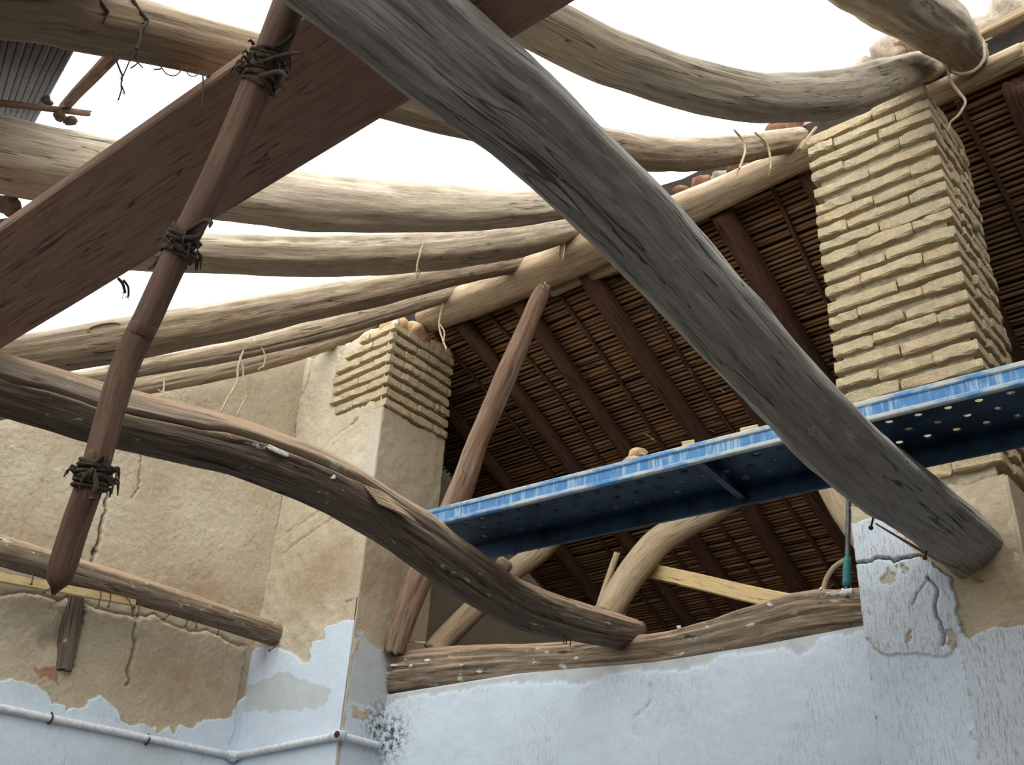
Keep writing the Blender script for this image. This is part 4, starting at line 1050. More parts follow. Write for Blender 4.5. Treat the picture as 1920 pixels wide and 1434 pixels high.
for y0 in (3.52, 3.78, 3.80, 3.83):
    nail(tB, (-2.95, y0, 3.03), (-2.94, y0 + 0.01, 2.975), 0.003, y0 < 3.6)
sl = tube_data([(-1.26, 3.42, 3.075), (-1.18, 3.75, 3.035), (-1.10, 4.0, 3.005), (-1.07, 4.02, 3.00)], [0.003, 0.007, 0.005, 0.002], 5, 10)
mesh_obj('splinter', sl[0], sl[1], W_PALE, tA, {'gp': ('FLOAT_VECTOR', sl[2])})

RG = 'stripped rafters of the open roof slope'
rafters = [
    ('rafF3', W_RAFD, 11, 'lowest slender rafter lying against the gable wall top', ((rad(-20), 0.1, 0.9, 0.04, 0.12),), 0.0),
    ('rafF2', W_RAFD, 12, 'slender bent rafter with hanging looped cords, next to the gable wall', ((rad(-30), 0.3, 0.9, 0.05, 0.10),), 0.0),
    ('rafF1', W_RAFD, 13, 'thick rafter with an oval sawn knot, just above the two slender rafters', ((rad(0), 0.1, 0.5, 0.03, 0.06),), 0.25),
    ('rafG', W_RAF, 14, 'pale flat-sided rafter with long dark checks', ((rad(32), 0.25, 0.62, 0.022, 0.12), (rad(20), 0.42, 0.95, 0.015, 0.07), (rad(38), 0.22, 0.42, 0.02, 0.1)), 0.4),
    ('rafH', W_RAF, 15, 'heavy pale rafter sagging in the middle of the sky opening', ((rad(30), 0.12, 0.42, 0.02, 0.08), (rad(-20), 0.1, 0.3, 0.03, 0.10)), 0.3),
    ('rafKJ', W_RAFD, 16, 'rafter hung with many loose cord ends at upper left', ((rad(30), 0.5, 0.9, 0.02, 0.05),), 0.0),
    ('rafI', W_RAF, 17, 'deeply sagging pale rafter resting on top of the brick pillar', ((rad(28), 0.5, 0.75, 0.02, 0.06),), 0.1),
    ('rafM', W_RAF, 18, 'short thick rafter end with a looped cord in the top right corner', (), 0.1)]
ROBJ = {}
for key, mat, sd, lab, cr, sq in rafters:
    kn = ((rad(62), 0.12, 0.07, 0.10),) if key == 'rafF1' else ((rad(10), 0.62, 0.05, 0.10),) if key == 'rafI' else ()
    o = log('rafter', LOGS[key], mat, seed=sd, sides=56, dens=48, rough=0.15, lumps=0.13, cracks=cr, square=sq, sq_rot=rad(10), knots=kn)
    tag(o, lab, 'rafter', RG)
    ROBJ[key] = o
# sawn knot ring of the thick rafter
v, f, gp = tube_data([(-3.70 + 0.0 * math.cos(a), 1.59 + 0.062 * math.cos(a), 3.845 + 0.045 * math.cos(a) + 0.022 * math.sin(a)) for a in np.linspace(0, 2 * PI, 14)], 0.006, 6, 40)
o = mesh_obj('knot_rim', v + np.array([0.012, 0, 0.0]), f, W_RAFD, ROBJ['rafF1'], {'gp': ('FLOAT_VECTOR', gp)})

rb = log('ridge_beam', LOGS['ridge'], W_RIDGE, seed=21, sides=48, dens=40, rough=0.07, lumps=0.08, square=0.5, sq_rot=rad(25), cracks=((rad(185), 0.1, 0.5, 0.02, 0.06),))
tag(rb, 'tan ridge beam running from the corner pier behind the brick pillar', 'beam')
rb2 = log('ridge_beam', [(-0.6, 4.36, 5.80, 0.06), (0.8, 4.36, 5.78, 0.08), (3.9, 4.36, 5.76, 0.08)], W_RIDGE, seed=22, sides=24, dens=15)
tag(rb2, 'second ridge beam overlapping at the right edge of the photo', 'beam')
rp = log('ridge_pole', LOGS['ridgepole'], W_PALE, seed=23, sides=32, dens=60, rough=0.05, lumps=0.06)
tag(rp, 'short round pole butting the leaning prop just under the ridge beam', 'pole')

PG = 'loose poles propped behind the lintel'
def prop(name, key, mat, sd, lab, cat='pole', **kw):
    o = log(name, LOGS[key], mat, seed=sd, sides=40, dens=60, ref=(0.2, 1, 0.1), **kw)
    tag(o, lab, cat, PG)
    return o
prop('leaning_prop', 'propN', W_PROP, 31, 'long red-brown twisted prop leaning from the lintel up to the ridge beam', rough=0.16, lumps=0.20, cracks=((rad(80), 0.05, 0.6, 0.10, 0.16), (rad(110), 0.3, 0.8, 0.05, 0.1), (rad(60), 0.0, 0.12, 0.15, 0.35)))
pO = prop('leaning_prop', 'propO', W_PALE, 32, 'pale pole with a sawn branch stub, half hidden by the arched tie beam', rough=0.07, lumps=0.08)
v, f, gp = tube_data([(-4.02, 4.60, 3.80), (-4.045, 4.53, 3.835)], [0.045, 0.04], 14, 4)
mesh_obj('branch_stub', v, f, W_LINT, pO, {'gp': ('FLOAT_VECTOR', gp)})
prop('leaning_prop', 'propP', W_PALE, 33, 'pale bent pole rising from behind the arched beam towards the blue plank', rough=0.05, lumps=0.08)
prop('leaning_prop', 'propQ', W_PALE, 34, 'pale pole leaning behind the right pillar below the blue plank', rough=0.10, lumps=0.12)
prop('stick', 'stickS', W_PALE, 35, 'thin upright stick with a sawn top left of the pale bent pole', 'stick', rough=0.03, lumps=0.03)
prop('stick', 'stickS2', W_PALE, 36, 'short thin stick right of the foot of the pale bent pole', 'stick', rough=0.03, lumps=0.03)
bt = plank_obj('batten', LOGS['batten'][0][:3], LOGS['batten'][1][:3], 0.05, 0.085, W_LATH, seed=9)
tag(bt, 'squared yellow pine batten slanting down behind the lintel', 'batten')
ca = log('bent_cane', LOGS['canearc'], W_PALE, seed=37, sides=12, dens=120, rough=0.03, lumps=0.03, ref=(0, 1, 0))
tag(ca, 'curved pale cane arching behind the dark steel rod', 'cane')
straw = mesh_obj('straw', *tube_data([(-4.62, 4.36, 3.37), (-4.45, 4.37, 3.34)], 0.005, 5, 3)[:2], M_STRAW)
tag(straw, 'single yellow straw lying on the left end of the lintel', 'straw')

rod = empty('steel_rod', (-1.70, 4.2, 3.10))
tag(rod, 'dark steel rod wrapped in teal tape standing on the right end of the lintel', 'rod')
R_ = np.array(LOGS['rod'])
v, f, gp = tube_data([(-1.625, 4.2, 3.76, 0)] + [tuple(p) for p in R_], 0.0115, 14, 16)
mesh_obj('shaft', v, f, M_STEELROD, rod)
v, f, gp = tube_data([(-1.690, 4.2, 3.285), (-1.7, 4.2, 3.23), (-1.709, 4.2, 3.155)], [0.016, 0.019, 0.0195], 14, 8)
mesh_obj('tape', v, f, M_TAPE, rod)
rock('plaster_foot', (-1.712, 4.195, 3.125), (0.032, 0.028, 0.022), M_PLAST, 5, rod, 3, 0.7)

# ---- far rafters and thin battens under the cane
FX = [-5.1, -4.43, -3.93, -3.33, -2.83, -2.31, -1.75, -1.2, -0.62, 0.0, 0.65, 1.3, 1.95, 2.6, 3.3]
lab = {-5.1: 'dark roof rafter nearest the gable wall behind the corner pier', -4.43: 'dark roof rafter right behind the corner pier', -3.93: 'dark roof rafter passing behind the long leaning prop', -3.33: 'dark roof rafter meeting the ridge above the short round pole',
       -2.83: 'dark roof rafter seen left of the thick tie beam', -2.31: 'dark roof rafter between the thick tie beam and the brick pillar', -1.75: 'dark roof rafter beside the left edge of the brick pillar', -1.2: 'dark roof rafter just right of the brick pillar'}
rk = random.Random(8)
for i, x in enumerate(FX):
    r0 = 0.062 + rk.uniform(-0.008, 0.010)
    pts = [(x + rk.uniform(-0.02, 0.02), yy, roof_z(yy) - r0 - 0.002 + (0.0 if yy < 4.6 else rk.uniform(-0.008, 0.004)), r0 * (1.0 + rk.uniform(-0.1, 0.1))) for yy in (4.42, 5.3, 6.2, 7.1, 8.0)]
    o = log('roof_rafter', pts, W_DARK, seed=60 + i, sides=24, dens=22, rough=0.07, lumps=0.10)
    tag(o, lab.get(x, ['first', 'second', 'third', 'fourth', 'fifth', 'sixth', 'seventh'][max(0, i - 8)] + ' dark roof rafter beyond the right edge of the frame'), 'rafter', 'dark rafters of the standing roof slope' if x in lab else 'dark rafters right of the photo')
for i, x in enumerate([-4.72, -4.2, -3.63, -3.08, -2.57, -2.03, -1.48, -0.9, -0.3]):
    pts = [(x + rk.uniform(-0.05, 0.05), yy, roof_z(yy) - 0.016 + rk.uniform(-0.006, 0.002), 0.015) for yy in (4.42, 5.2, 6.0, 6.9, 7.9)]
    o = log('roof_batten', pts, W_DARK, seed=80 + i, sides=10, dens=20, rough=0.08, lumps=0.1)
    w = ['behind the corner pier', 'left of the long leaning prop', 'crossing behind the short round pole', 'second left of the thick tie beam', 'just left of the thick tie beam', 'between thick tie beam and brick pillar', 'hidden behind the brick pillar', 'right of the brick pillar', 'beyond the right edge'][i]
    tag(o, 'thin dark rod tied under the cane ' + w, 'rod', 'thin rods under the cane')
rk = random.Random(44)
for k in range(46):   # broken cane ends and hanging straw under the ceiling
    x = rk.uniform(-4.3, -1.2); yy = rk.uniform(4.7, 6.3)
    a = np.array([x, yy, roof_z(yy) - 0.01]); d = np.array([rk.uniform(-0.12, 0.12), rk.uniform(-0.08, 0.08), rk.uniform(-0.10, -0.01)])
    v, f, gp = tube_data([a, a + d * 0.5 + np.array([0, 0, 0.01]), a + d], rk.uniform(0.002, 0.005), 4, 5)
    mesh_obj('broken_cane_end', v, f, M_STRAW if k % 4 == 0 else M_CANE, ceil)

# ================================================================ scaffold board, blue plank, hanging pole
sb = plank_obj('scaffold_board', (-3.60, 0.812, 3.165), (0.45, 1.110, 3.550), 0.315, 0.035, W_BOARD, seed=4)
tag(sb, 'wide red-brown wooden board laid across the two tie beams', 'board')

SP = empty('scaffold_plank', (-1.6, 3.2, 3.27))
tag(SP, 'blue perforated steel scaffold plank laid over the tie beams', 'scaffold plank')
pu = np.array([2.275, 0.150, 0.0]); pu /= np.linalg.norm(pu)
pv = np.array([-pu[1], pu[0], 0.0])
P0 = np.array([-3.15, 2.906, 3.275]); PL = 3.6; PW = 0.445; PH = 0.080
def pp(s, w, z): return P0 + pu * s + pv * w + np.array([0, 0, z])
Vd = []; Fd = []
def addq(*q):
    b = len(Vd); Vd.extend(q); Fd.append(tuple(range(b, b + len(q))))
rows_ = [(0.065, 0.150, 0.0), (0.150, 0.235, 0.04), (0.235, 0.320, 0.08), (0.320, 0.405, 0.02)]
zt, hr = PH - 0.003, 0.0125
addq(pp(0, 0, zt), pp(0, 0.065, zt), pp(PL, 0.065, zt), pp(PL, 0, zt))
addq(pp(0, 0.405, zt), pp(0, PW, zt), pp(PL, PW, zt), pp(PL, 0.405, zt))
for (w0, w1, off) in rows_:
    s0 = 0.08 + off
    addq(pp(0, w0, zt), pp(0, w1, zt), pp(s0, w1, zt), pp(s0, w0, zt))
    k = 0
    while s0 + 0.1 <= PL - 0.02:
        cs, cw = s0 + 0.05, (w0 + w1) / 2
        N = 16
        an = [2 * PI * j / N + PI / N for j in range(N)]
        outer = []
        for a in an:
            dx, dy = math.cos(a), math.sin(a)
            t = min(0.05 / abs(dx), (w1 - w0) / 2 / abs(dy))
            outer.append((cs + dx * t, cw + dy * t))
        # corner-exact outline
        b = len(Vd)
        Vd.extend(pp(*o_, zt) for o_ in outer)
        Vd.extend(pp(cs + 1.55 * hr * math.cos(a), cw + 1.55 * hr * math.sin(a), zt) for a in an)
        Vd.extend(pp(cs + hr * math.cos(a), cw + hr * math.sin(a), zt + 0.006) for a in an)
        for j in range(N):
            q = (j + 1) % N
            Fd.append((b + j, b + q, b + N + q, b + N + j))
            Fd.append((b + N + j, b + N + q, b + 2 * N + q, b + 2 * N + j))
        for (sx, sy) in ((1, 1), (-1, 1), (-1, -1), (1, -1)):
            cidx = [j for j in range(N) if math.cos(an[j]) * sx > 0 and math.sin(an[j]) * sy > 0]
            cc = (cs + sx * 0.05, cw + sy * (w1 - w0) / 2)
            for j, q in zip(cidx[:-1], cidx[1:]):
                pa, pb = outer[j], outer[q]
                if abs(pa[0] - pb[0]) > 1e-6 and abs(pa[1] - pb[1]) > 1e-6:
                    bb = len(Vd); Vd.append(pp(*cc, zt)); Fd.append((b + j, bb, b + q))
        s0 += 0.1
    addq(pp(s0, w0, zt), pp(s0, w1, zt), pp(PL, w1, zt), pp(PL, w0, zt))
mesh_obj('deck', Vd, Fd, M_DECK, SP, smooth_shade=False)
def rail(prof, mat, name):
    n = 2; V = []; F_ = []
    prof = list(prof)
    for s_ in np.linspace(0, PL, 25):
        for (w, z) in prof: V.append(pp(s_, w, z))
    m_ = len(prof)
    for i in range(24):
        for j in range(m_):
            q = (j + 1) % m_
            F_.append((i * m_ + j, i * m_ + q, (i + 1) * m_ + q, (i + 1) * m_ + j))
    F_.append(tuple(range(m_))); F_.append(tuple(24 * m_ + j for j in range(m_))[::-1])
    return mesh_obj(name, V, F_, mat, SP, smooth_shade=False)
rail([(0.0, 0.018), (0.004, 0.022), (0.004, 0.056), (0.0, 0.060), (0.006, 0.060), (0.007, 0.056), (0.007, 0.022), (0.006, 0.018)], M_BLUE, 'side_rail')
rail([(0.016, 0.0), (0.002, 0.0), (-0.002, 0.004), (-0.002, 0.014), (0.0, 0.018), (0.006, 0.018), (0.004, 0.012), (0.016, 0.006)], M_BLUEW, 'bottom_bead')
rail([(0.0, 0.060), (-0.003, 0.064), (-0.003, 0.076), (0.0, PH), (0.02, PH), (0.02, PH - 0.003), (0.004, PH - 0.004), (0.006, 0.060)], M_BLUEW, 'top_bead')
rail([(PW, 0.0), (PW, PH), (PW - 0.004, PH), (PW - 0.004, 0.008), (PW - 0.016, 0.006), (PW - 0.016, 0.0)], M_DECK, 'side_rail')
for s_ in (1.39, 2.67):
    V = [pp(s_, 0.012, 0.07), pp(s_, PW - 0.012, 0.07), pp(s_, PW - 0.012, 0.01), pp(s_, 0.012, 0.01), pp(s_ + 0.012, 0.012, 0.01), pp(s_ + 0.012, PW - 0.012, 0.01),
         pp(s_, 0.012, 0.012), pp(s_, PW - 0.012, 0.012)]
    v = [pp(s_ + a, w, z) for a in (0, 0.03) for w in (0.008, PW - 0.008) for z in (0.018, 0.021)] + [pp(s_ + a, w, z) for a in (0, 0.003) for w in (0.008, PW - 0.008) for z in (0.02, 0.076)]
    f = [(0, 1, 3, 2), (4, 6, 7, 5), (0, 4, 5, 1), (2, 3, 7, 6), (0, 2, 6, 4), (1, 5, 7, 3)]
    f = f + [tuple(i + 8 for i in q) for q in f]
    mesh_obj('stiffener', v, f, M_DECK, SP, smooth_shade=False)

for k, (c, s_, m_, l_) in enumerate((
        ((-2.12, 3.15, 3.415), (0.055, 0.04, 0.055), M_CLAY, 'orange lump of clay on the blue plank'),
        ((-2.095, 3.16, 3.475), (0.042, 0.035, 0.030), M_CLAY, 'upper orange clay piece stacked on the lump on the blue plank'),
        ((-1.83, 3.12, 3.385), (0.022, 0.022, 0.045), W_LATH, 'small upright wood offcut on the blue plank'),
        ((-1.62, 3.16, 3.378), (0.055, 0.03, 0.022), W_LATH, 'flat wood offcut on the blue plank beside the tie beam'),
        ((-1.60, 3.18, 3.425), (0.032, 0.025, 0.028), W_LATH, 'wood offcut stacked on the flat one beside the tie beam'),
        ((-2.46, 3.15, 3.392), (0.028, 0.020, 0.028), M_PLAST, 'small pale plaster chip on the blue plank'))):
    if m_ is W_LATH:
        o = plank_obj('wood_offcut', np.array(c) - np.array([s_[0], 0.01, 0.0]), np.array(c) + np.array([s_[0], 0.01, 0.006]), s_[1] * 2, s_[2] * 2, m_, seed=k)
        tag(o, l_, 'offcut')
    else:
        o = rock('clay_lump' if m_ is M_CLAY else 'plaster_chip', c, s_, m_, 70 + k, None, 2, 0.3)
        tag(o, l_, 'rubble')

# hanging pole
ST = [list(p) for p in LOGS['stake']]
ST.append([-1.744, 0.803, 2.140, 0.003])
hp = log('hanging_pole', ST, W_STAKE, seed=41, sides=28, dens=140, rough=0.05, lumps=0.05, square=0.35, sq_rot=rad(40), ref=(0.2, 1, 0))
tag(hp, 'brown pole with a pointed foot hanging almost upright in the foreground', 'pole')
for kk, (i, t) in enumerate(((2, 0.6), (5, 0.25), (6, 0.9))):
    a = np.array(ST[i]); b = np.array(ST[i + 1]); c = a + (b - a) * t; d = (b - a)[:3]; d /= np.linalg.norm(d)
    v, f, gp = tube_data([c[:3] - d * 0.012, c[:3] - d * 0.004, c[:3] + d * 0.004, c[:3] + d * 0.012], [c[3] * 0.98, c[3] * 1.05, c[3] * 1.05, c[3] * 0.98], 20, 10)
    mesh_obj('node', v, f, W_STAKE, hp, {'gp': ('FLOAT_VECTOR', gp)})
def rag_tie(c, d, r, h, seed, label, tails):
    rk = random.Random(seed)
    c = np.array(c, float); d = np.array(d, float); d /= np.linalg.norm(d)
    e1 = np.cross(d, (0, 1, 0)); e1 /= np.linalg.norm(e1); e2 = np.cross(d, e1)
    parts = []
    for k in range(9):
        off = (k / 8 - 0.5) * h; tl = rk.uniform(-0.35, 0.35); ph = rk.uniform(0, 6)
        pts = []
        for a in np.linspace(0, 2 * PI, 15):
            rr = r * (1.04 + 0.14 * rk.random())
            pts.append(c + e1 * rr * math.cos(a + ph) + e2 * rr * math.sin(a + ph) + d * (off + tl * r * math.cos(a)))
        parts.append(tube_data(pts, [rk.uniform(0.002, 0.005) for _ in pts], 5, 34))
    for k in range(16):
        a = rk.uniform(0, 2 * PI)
        p0 = c + e1 * r * 1.2 * math.cos(a) + e2 * r * 1.2 * math.sin(a) + d * rk.uniform(-h / 2, h / 2)
        o_ = (e1 * math.cos(a) + e2 * math.sin(a)) * rk.uniform(0.01, 0.022)
        parts.append(tube_data([p0, p0 + o_ * 0.7 + np.array([0, 0, 0.006]), p0 + o_ + np.array([0, 0, -rk.uniform(0.0, 0.03)])], [0.004, 0.003, 0.0012], 4, 6))
    for tpts in tails:
        parts.append(tube_data(tpts, [0.005] * (len(tpts) - 1) + [0.0022], 5, 14))
    v, f, gp = merge(parts)
    o = mesh_obj('rag_tie', v, f, M_RAG)
    tag(o, label, 'rag tie', 'dark rag ties on the hanging pole')
    return o
rag_tie((-1.352, 0.737, 3.105), (-0.059, .01, -0.17), 0.030, 0.07, 1, 'dark rag tie on the hanging pole at the near edge of the board',
        [[(-1.32, 0.715, 3.09), (-1.28, 0.735, 3.10), (-1.235, 0.745, 3.085)], [(-1.32, 0.72, 3.13), (-1.29, 0.74, 3.15), (-1.30, 0.755, 3.21)], [(-1.33, 0.72, 3.06), (-1.28, 0.73, 3.05), (-1.25, 0.735, 3.02)]])
rag_tie((-1.528, 0.755, 2.770), (-0.08, .01, -0.12), 0.027, 0.045, 2, 'dark rag tie on the hanging pole over the far edge of the board',
        [[(-1.50, 0.74, 2.775), (-1.455, 0.75, 2.79), (-1.43, 0.75, 2.775), (-1.43, 0.75, 2.762)], [(-1.55, 0.74, 2.765), (-1.60, 0.75, 2.755), (-1.635, 0.755, 2.76)], [(-1.50, 0.74, 2.765), (-1.47, 0.75, 2.758), (-1.46, 0.755, 2.77)]])
rag_tie((-1.684, 0.784, 2.340), (-0.03, .01, -0.12), 0.026, 0.045, 3, 'dark rag tie on the lower part of the hanging pole',
        [[(-1.66, 0.77, 2.34), (-1.645, 0.775, 2.31), (-1.65, 0.775, 2.285), (-1.635, 0.775, 2.28)], [(-1.66, 0.77, 2.35), (-1.64, 0.775, 2.365), (-1.632, 0.775, 2.35)]])

# ================================================================ pipe
PP = [np.array(p) for p in CORD['pipe']]
pipe = empty('wall_pipe', tuple(PP[1]))
tag(pipe, 'white painted pipe bending around the foot of the corner pier', 'pipe')
def tube_obj(name, pts, r, mat, parent, sides=16, n=None):
    v, f, gp = tube_data(pts, r, sides, n)
    return mesh_obj(name, v, f, mat, parent, {'gp': ('FLOAT_VECTOR', gp)})
P_in = np.array([-5.605, 3.955, 2.695])
tube_obj('pipe_run', [PP[0] + (PP[0] - PP[1]) * 0.8, PP[0], P_in], 0.021, M_PIPE, pipe, n=20)
P_co = np.array([-4.640, 3.955, 2.735])
tube_obj('pipe_run', [P_in, P_co], 0.021, M_PIPE, pipe, n=12)
tube_obj('pipe_run', [P_co, np.array([-4.64, 4.27, 2.735])], 0.020, M_PIPE, pipe, n=8)
tube_obj('elbow', [P_in + np.array([0, -0.05, 0]), P_in + np.array([0, -0.01, 0]), P_in + np.array([0.012, 0, 0]), P_in + np.array([0.05, 0, 0])], 0.027, M_PIPE, pipe, n=14)
tube_obj('collar', [P_in + np.array([0.0, 0, -0.035]), P_in + np.array([0.0, 0, 0.03])], 0.023, M_PIPE, pipe, n=4)
tube_obj('tee', [P_co + np.array([-0.06, 0, 0]), P_co + np.array([0.028, 0, 0])], 0.026, M_PIPE, pipe, n=6)
tube_obj('tee_mouth', [P_co + np.array([0.0, 0.03, 0.0]), P_co + np.array([0.012, -0.030, 0.0])], 0.025, M_PIPE, pipe, n=6)
tube_obj('mouth_hole', [P_co + np.array([0.012, -0.0295, 0.0]), P_co + np.array([0.0125, -0.0315, 0.0])], 0.019, M_HOLE, pipe, n=3)
for y_ in (2.75, 3.35):
    tube_obj('bracket', [(-5.66, y_, 2.678), (-5.61, y_, 2.655), (-5.585, y_, 2.68), (-5.61, y_, 2.712)], 0.006, M_NAIL, pipe, 6, 14)

# ================================================================ cords
cl = {'ridge_left': ('frayed pale cord hanging from the left end of the ridge beam', 0.0065), 'straw_tuft': ('pale straw tuft hanging from the ridge beam beside the thick tie beam', 0.007),
      'G_cord': ('short knotted cord hanging from the middle of the flat-sided pale rafter', 0.006), 'J_cord1': ('left of two cords hanging from the rafter left of the brick pillar', 0.006),
      'J_cord2': ('right of two cords hanging from the rafter left of the brick pillar', 0.006), 'M_cord': ('long pale cord looped around the rafter end at top right', 0.009),
      'F2_cord1': ('long forked cord loop hanging from the slender bent rafter', 0.006), 'F3_cord': ('short cord hanging from the lowest rafter near the hanging pole', 0.005),
      'K_cord1': ('forked dark cord dangling in the upper left sky gap', 0.0022), 'K_cord2': ('small frayed cord end right of the forked cord in the upper left gap', 0.0018), 'K_cord3': ('drooping cord loop in the upper left sky gap', 0.0018),
      'K_cord4': ('faint shallow cord loop right of the drooping loop in the upper left gap', 0.0014), 'K_cord5': ('long straight cord dangling above the board in the upper left gap', 0.0020), 'K_cord6': ('dark cord wound down the face of the upper left rafter', 0.0045), 'K_cord7': ('short dark cord at the top edge on the upper left rafter', 0.0045),
      'board_rag': ('small frayed rag under the far edge of the red-brown board', 0.0045)}
for k, (l_, r_) in cl.items():
    parts = []
    for i, pl in enumerate(CORD[k]):
        pts = np.array(pl, float)
        parts.append(tube_data(pts, r_ * (1.0 if i == 0 else 0.8), 6, 8 * len(pts)))
        # fray
        rk = random.Random(len(k) + i)
        e = pts[-1]
        for q in range(3):
            d = np.array([rk.uniform(-1, 1), rk.uniform(-1, 1), rk.uniform(-2, -0.3)]) * r_ * 3
            parts.append(tube_data([pts[-1] * 0.9 + pts[-2] * 0.1, e + d * 0.5, e + d], r_ * 0.35, 4, 5))
    v, f, gp = merge(parts)
    o = mesh_obj('cord' if k != 'straw_tuft' else 'straw_tuft', v, f, M_RAG if k.startswith('K_') or k == 'board_rag' else (M_STRAW if k == 'straw_tuft' else M_CORD))
    tag(o, l_, 'cord', 'loose cords on the rafters')

# ================================================================ roof debris
rk = random.Random(21)
rub = [(-4.68, 6.00, .10), (-4.54, 6.04, .08), (-4.44, 6.02, .07), (-4.30, 5.99, .08), (-4.05, 5.97, .07), (-3.75, 5.99, .08), (-3.55, 6.0, .07), (-3.1, 6.0, .09), (-2.75, 6.0, .10), (-2.55, 6.00, .12), (-2.42, 6.02, .11), (-2.30, 6.0, .11),
       (-2.12, 6.02, .11), (-2.02, 6.06, .12), (-1.88, 6.03, .12), (-1.78, 5.98, .10), (-1.66, 6.08, .10), (-1.55, 6.16, .11), (-1.42, 6.27, .12), (-1.30, 6.30, .13), (-1.16, 6.33, .14), (-1.04, 6.26, .12), (-1.0, 6.10, .10), (-1.25, 6.10, .14), (-1.45, 6.05, .12),
       (-0.88, 6.20, .12), (-0.74, 6.22, .13), (-0.64, 6.14, .10), (-0.56, 6.16, .12), (-0.46, 6.14, .12), (-0.36, 6.10, .12), (-0.75, 6.05, .10), (-0.5, 6.02, .10),
       (-2.52, 5.89, .07, 4.37), (-2.40, 5.90, .08, 4.37), (-2.27, 5.89, .07, 4.38), (-2.14, 5.90, .075, 4.37), (-2.00, 5.90, .08, 4.38), (-1.86, 5.88, .07, 4.37),
       (-2.28, 6.12, .11, 4.58), (-2.12, 6.19, .12, 4.6), (-1.97, 6.22, .13, 4.6), (-1.82, 6.20, .12, 4.6), (-1.68, 6.14, .12, 4.58)]
ORD = ['first', 'second', 'third', 'fourth', 'fifth', 'sixth', 'seventh', 'eighth', 'ninth']; NTH = {}
for k, (x, z, s_, *yo) in enumerate(rub):
    tile = k % 4 == 1 or (bool(yo) and k % 2 == 0)
    yy = yo[0] if yo else 4.50 + rk.uniform(-0.05, 0.07)
    o = rock('tile_shard' if tile else 'mortar_chunk', (x, yy, z), (s_ * rk.uniform(0.9, 1.4), s_, s_ * (0.35 if tile else rk.uniform(0.6, 0.9))), M_TILE if tile else M_RUBBLE, 200 + k, None, 3, 0.55)
    if tile: o.rotation_euler = (rk.uniform(-0.5, 0.5), rk.uniform(-0.5, 0.5), rk.uniform(0, 3))
    where = 'above the corner pier' if x < -4.2 else 'between the pale rafters' if x < -2.7 else ('right of the thick tie beam' if not yo else 'right beside the thick tie beam') if x < -2.2 else ('left of the pillar top' if not yo else 'by the two hanging cords') if x < -1.6 else 'heaped above the brick pillar' if x < -0.95 else 'in the top right corner'
    key = (tile, where); NTH[key] = NTH.get(key, 0) + 1
    tag(o, ORD[NTH[key] - 1] + (' red tile shard' if tile else ' pale mortar chunk') + ' on the roof ridge ' + where, 'tile' if tile else 'rubble', 'rubble along the ridge ' + where)
for k, (a, b, l_) in enumerate((((-1.14, 4.30, 6.0), (-0.99, 4.34, 6.07), 'split wood shard under the short rafter end'), ((-1.66, 4.10, 5.58), (-1.60, 4.22, 5.80), 'thin shard stuck at the left top of the brick pillar'), ((-0.80, 4.30, 6.0), (0.3, 4.32, 6.04), 'squared timber edge along the ridge at top right'))):
    o = plank_obj('wood_shard', a, b, 0.03 if k < 2 else 0.06, 0.014 if k < 2 else 0.05, W_RIDGE, seed=20 + k)
    tag(o, l_, 'shard')

# remaining scrap of the near roof slope at upper left
rm = empty('roof_scrap', (-2.3, 0.4, 3.4))
tag(rm, 'dark leftover scrap of cane roofing at the upper left eave', 'roof scrap')
e0 = np.array([-1.50, 0.50, 3.235]); e1 = np.array([-3.75, 1.10, 4.56])
dn = np.array([0.02, -0.72, -0.52]); dn /= np.linalg.norm(dn)
nr = np.cross(e1 - e0, dn); nr /= np.linalg.norm(nr); nr = nr if nr[2] > 0 else -nr
V = []; 
for lay in (0, 1):
    for j in range(6):
        for i in range(14):
            p = e0 + (e1 - e0) * (i / 13) + dn * (j / 5 * 0.55) + nr * (0.075 + 0.05 * lay)
            if j == 0: p = p + dn * 0.02 * float(vnoise(i * 1.3, lay, 0, 7))
            V.append(p)
F_ = []
for j in range(5):
    for i in range(13):
        a = j * 14 + i; F_.append((a, a + 1, a + 15, a + 14)); F_.append((84 + a, 84 + a + 14, 84 + a + 15, 84 + a + 1))
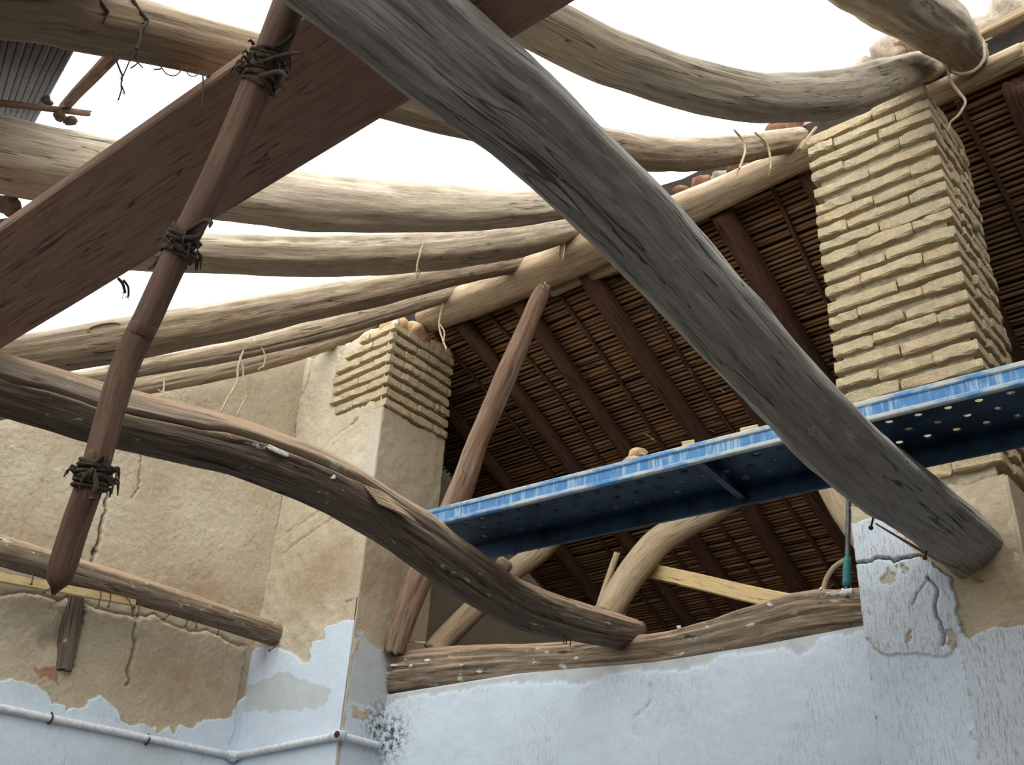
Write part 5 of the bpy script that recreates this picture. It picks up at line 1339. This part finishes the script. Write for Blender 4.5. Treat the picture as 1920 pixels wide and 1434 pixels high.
for i in range(13): F_.append((i, 84 + i, 84 + i + 1, i + 1)); F_.append((70 + i, 71 + i, 155 + i, 154 + i))
for j in range(5): a = j * 14; F_.append((a, a + 14, 84 + a + 14, 84 + a)); b = a + 13; F_.append((b, 84 + b, 84 + b + 14, b + 14))
mesh_obj('mud_bed', V, F_, M_MUD, rm, smooth_shade=False)
for j in range(22):
    p = dn * (0.01 + j * 0.0245) + nr * 0.060
    v, f, gp = tube_data([e0 + p + (e1 - e0) * -0.01, e0 + (e1 - e0) * 0.5 + p + nr * 0.002 * (j % 3), e1 + p], 0.0115, 6, 8)
    mesh_obj('cane', v, f, M_DCANE, rm)
ub = plank_obj('batten', CORD['upbatten'][0], CORD['upbatten'][1], 0.030, 0.03, W_PROP, seed=31)
tag(ub, 'thin pinkish batten crossing the upper left sky gap', 'batten')
ts = log('stick', [(-2.8, 0.60, 3.80, 0.012)] + [p + [0.011] for p in CORD['topstick']], W_STAKE, seed=51, sides=14, dens=120, rough=0.05)
tag(ts, 'dark stick end poking out over the heavy rafter at upper left', 'stick')
for k, c in enumerate(CORD['topstone']):
    o = rock('rubble_stone', c, (0.022, 0.018, 0.016), M_DSTONE, 90 + k, None, 3, 0.6)
    tag(o, ('small brown stone on the heavy rafter at upper left', 'small reddish stone at the edge of the leftover roof scrap', 'small dark stone under the dark stick end at upper left')[k], 'stone')
ls = log('stick', [p + [0.009] for p in CORD['lowstick']], W_STAKE, seed=52, sides=12, dens=120, rough=0.08)
tag(ls, 'dark crooked stick at the left edge above the board', 'stick')
lt_ = rock('tile_shard', CORD['lowtile'][0], (0.045, 0.045, 0.022), M_DSTONE, 95, None, 3, 0.5)
tag(lt_, 'dark tile shard at the left edge above the crooked stick', 'tile')

# eave beam behind the viewer that carries the near rafter ends
ev = log('eave_beam', [(-5.6, -0.22, 2.62, 0.13), (-2.5, -0.22, 2.60, 0.13), (0.5, -0.22, 2.62, 0.14), (3.95, -0.22, 2.6, 0.13)], W_TIE, seed=55, sides=24, dens=10)
tag(ev, 'heavy eave beam above and behind the viewer carrying the rafter feet', 'beam')
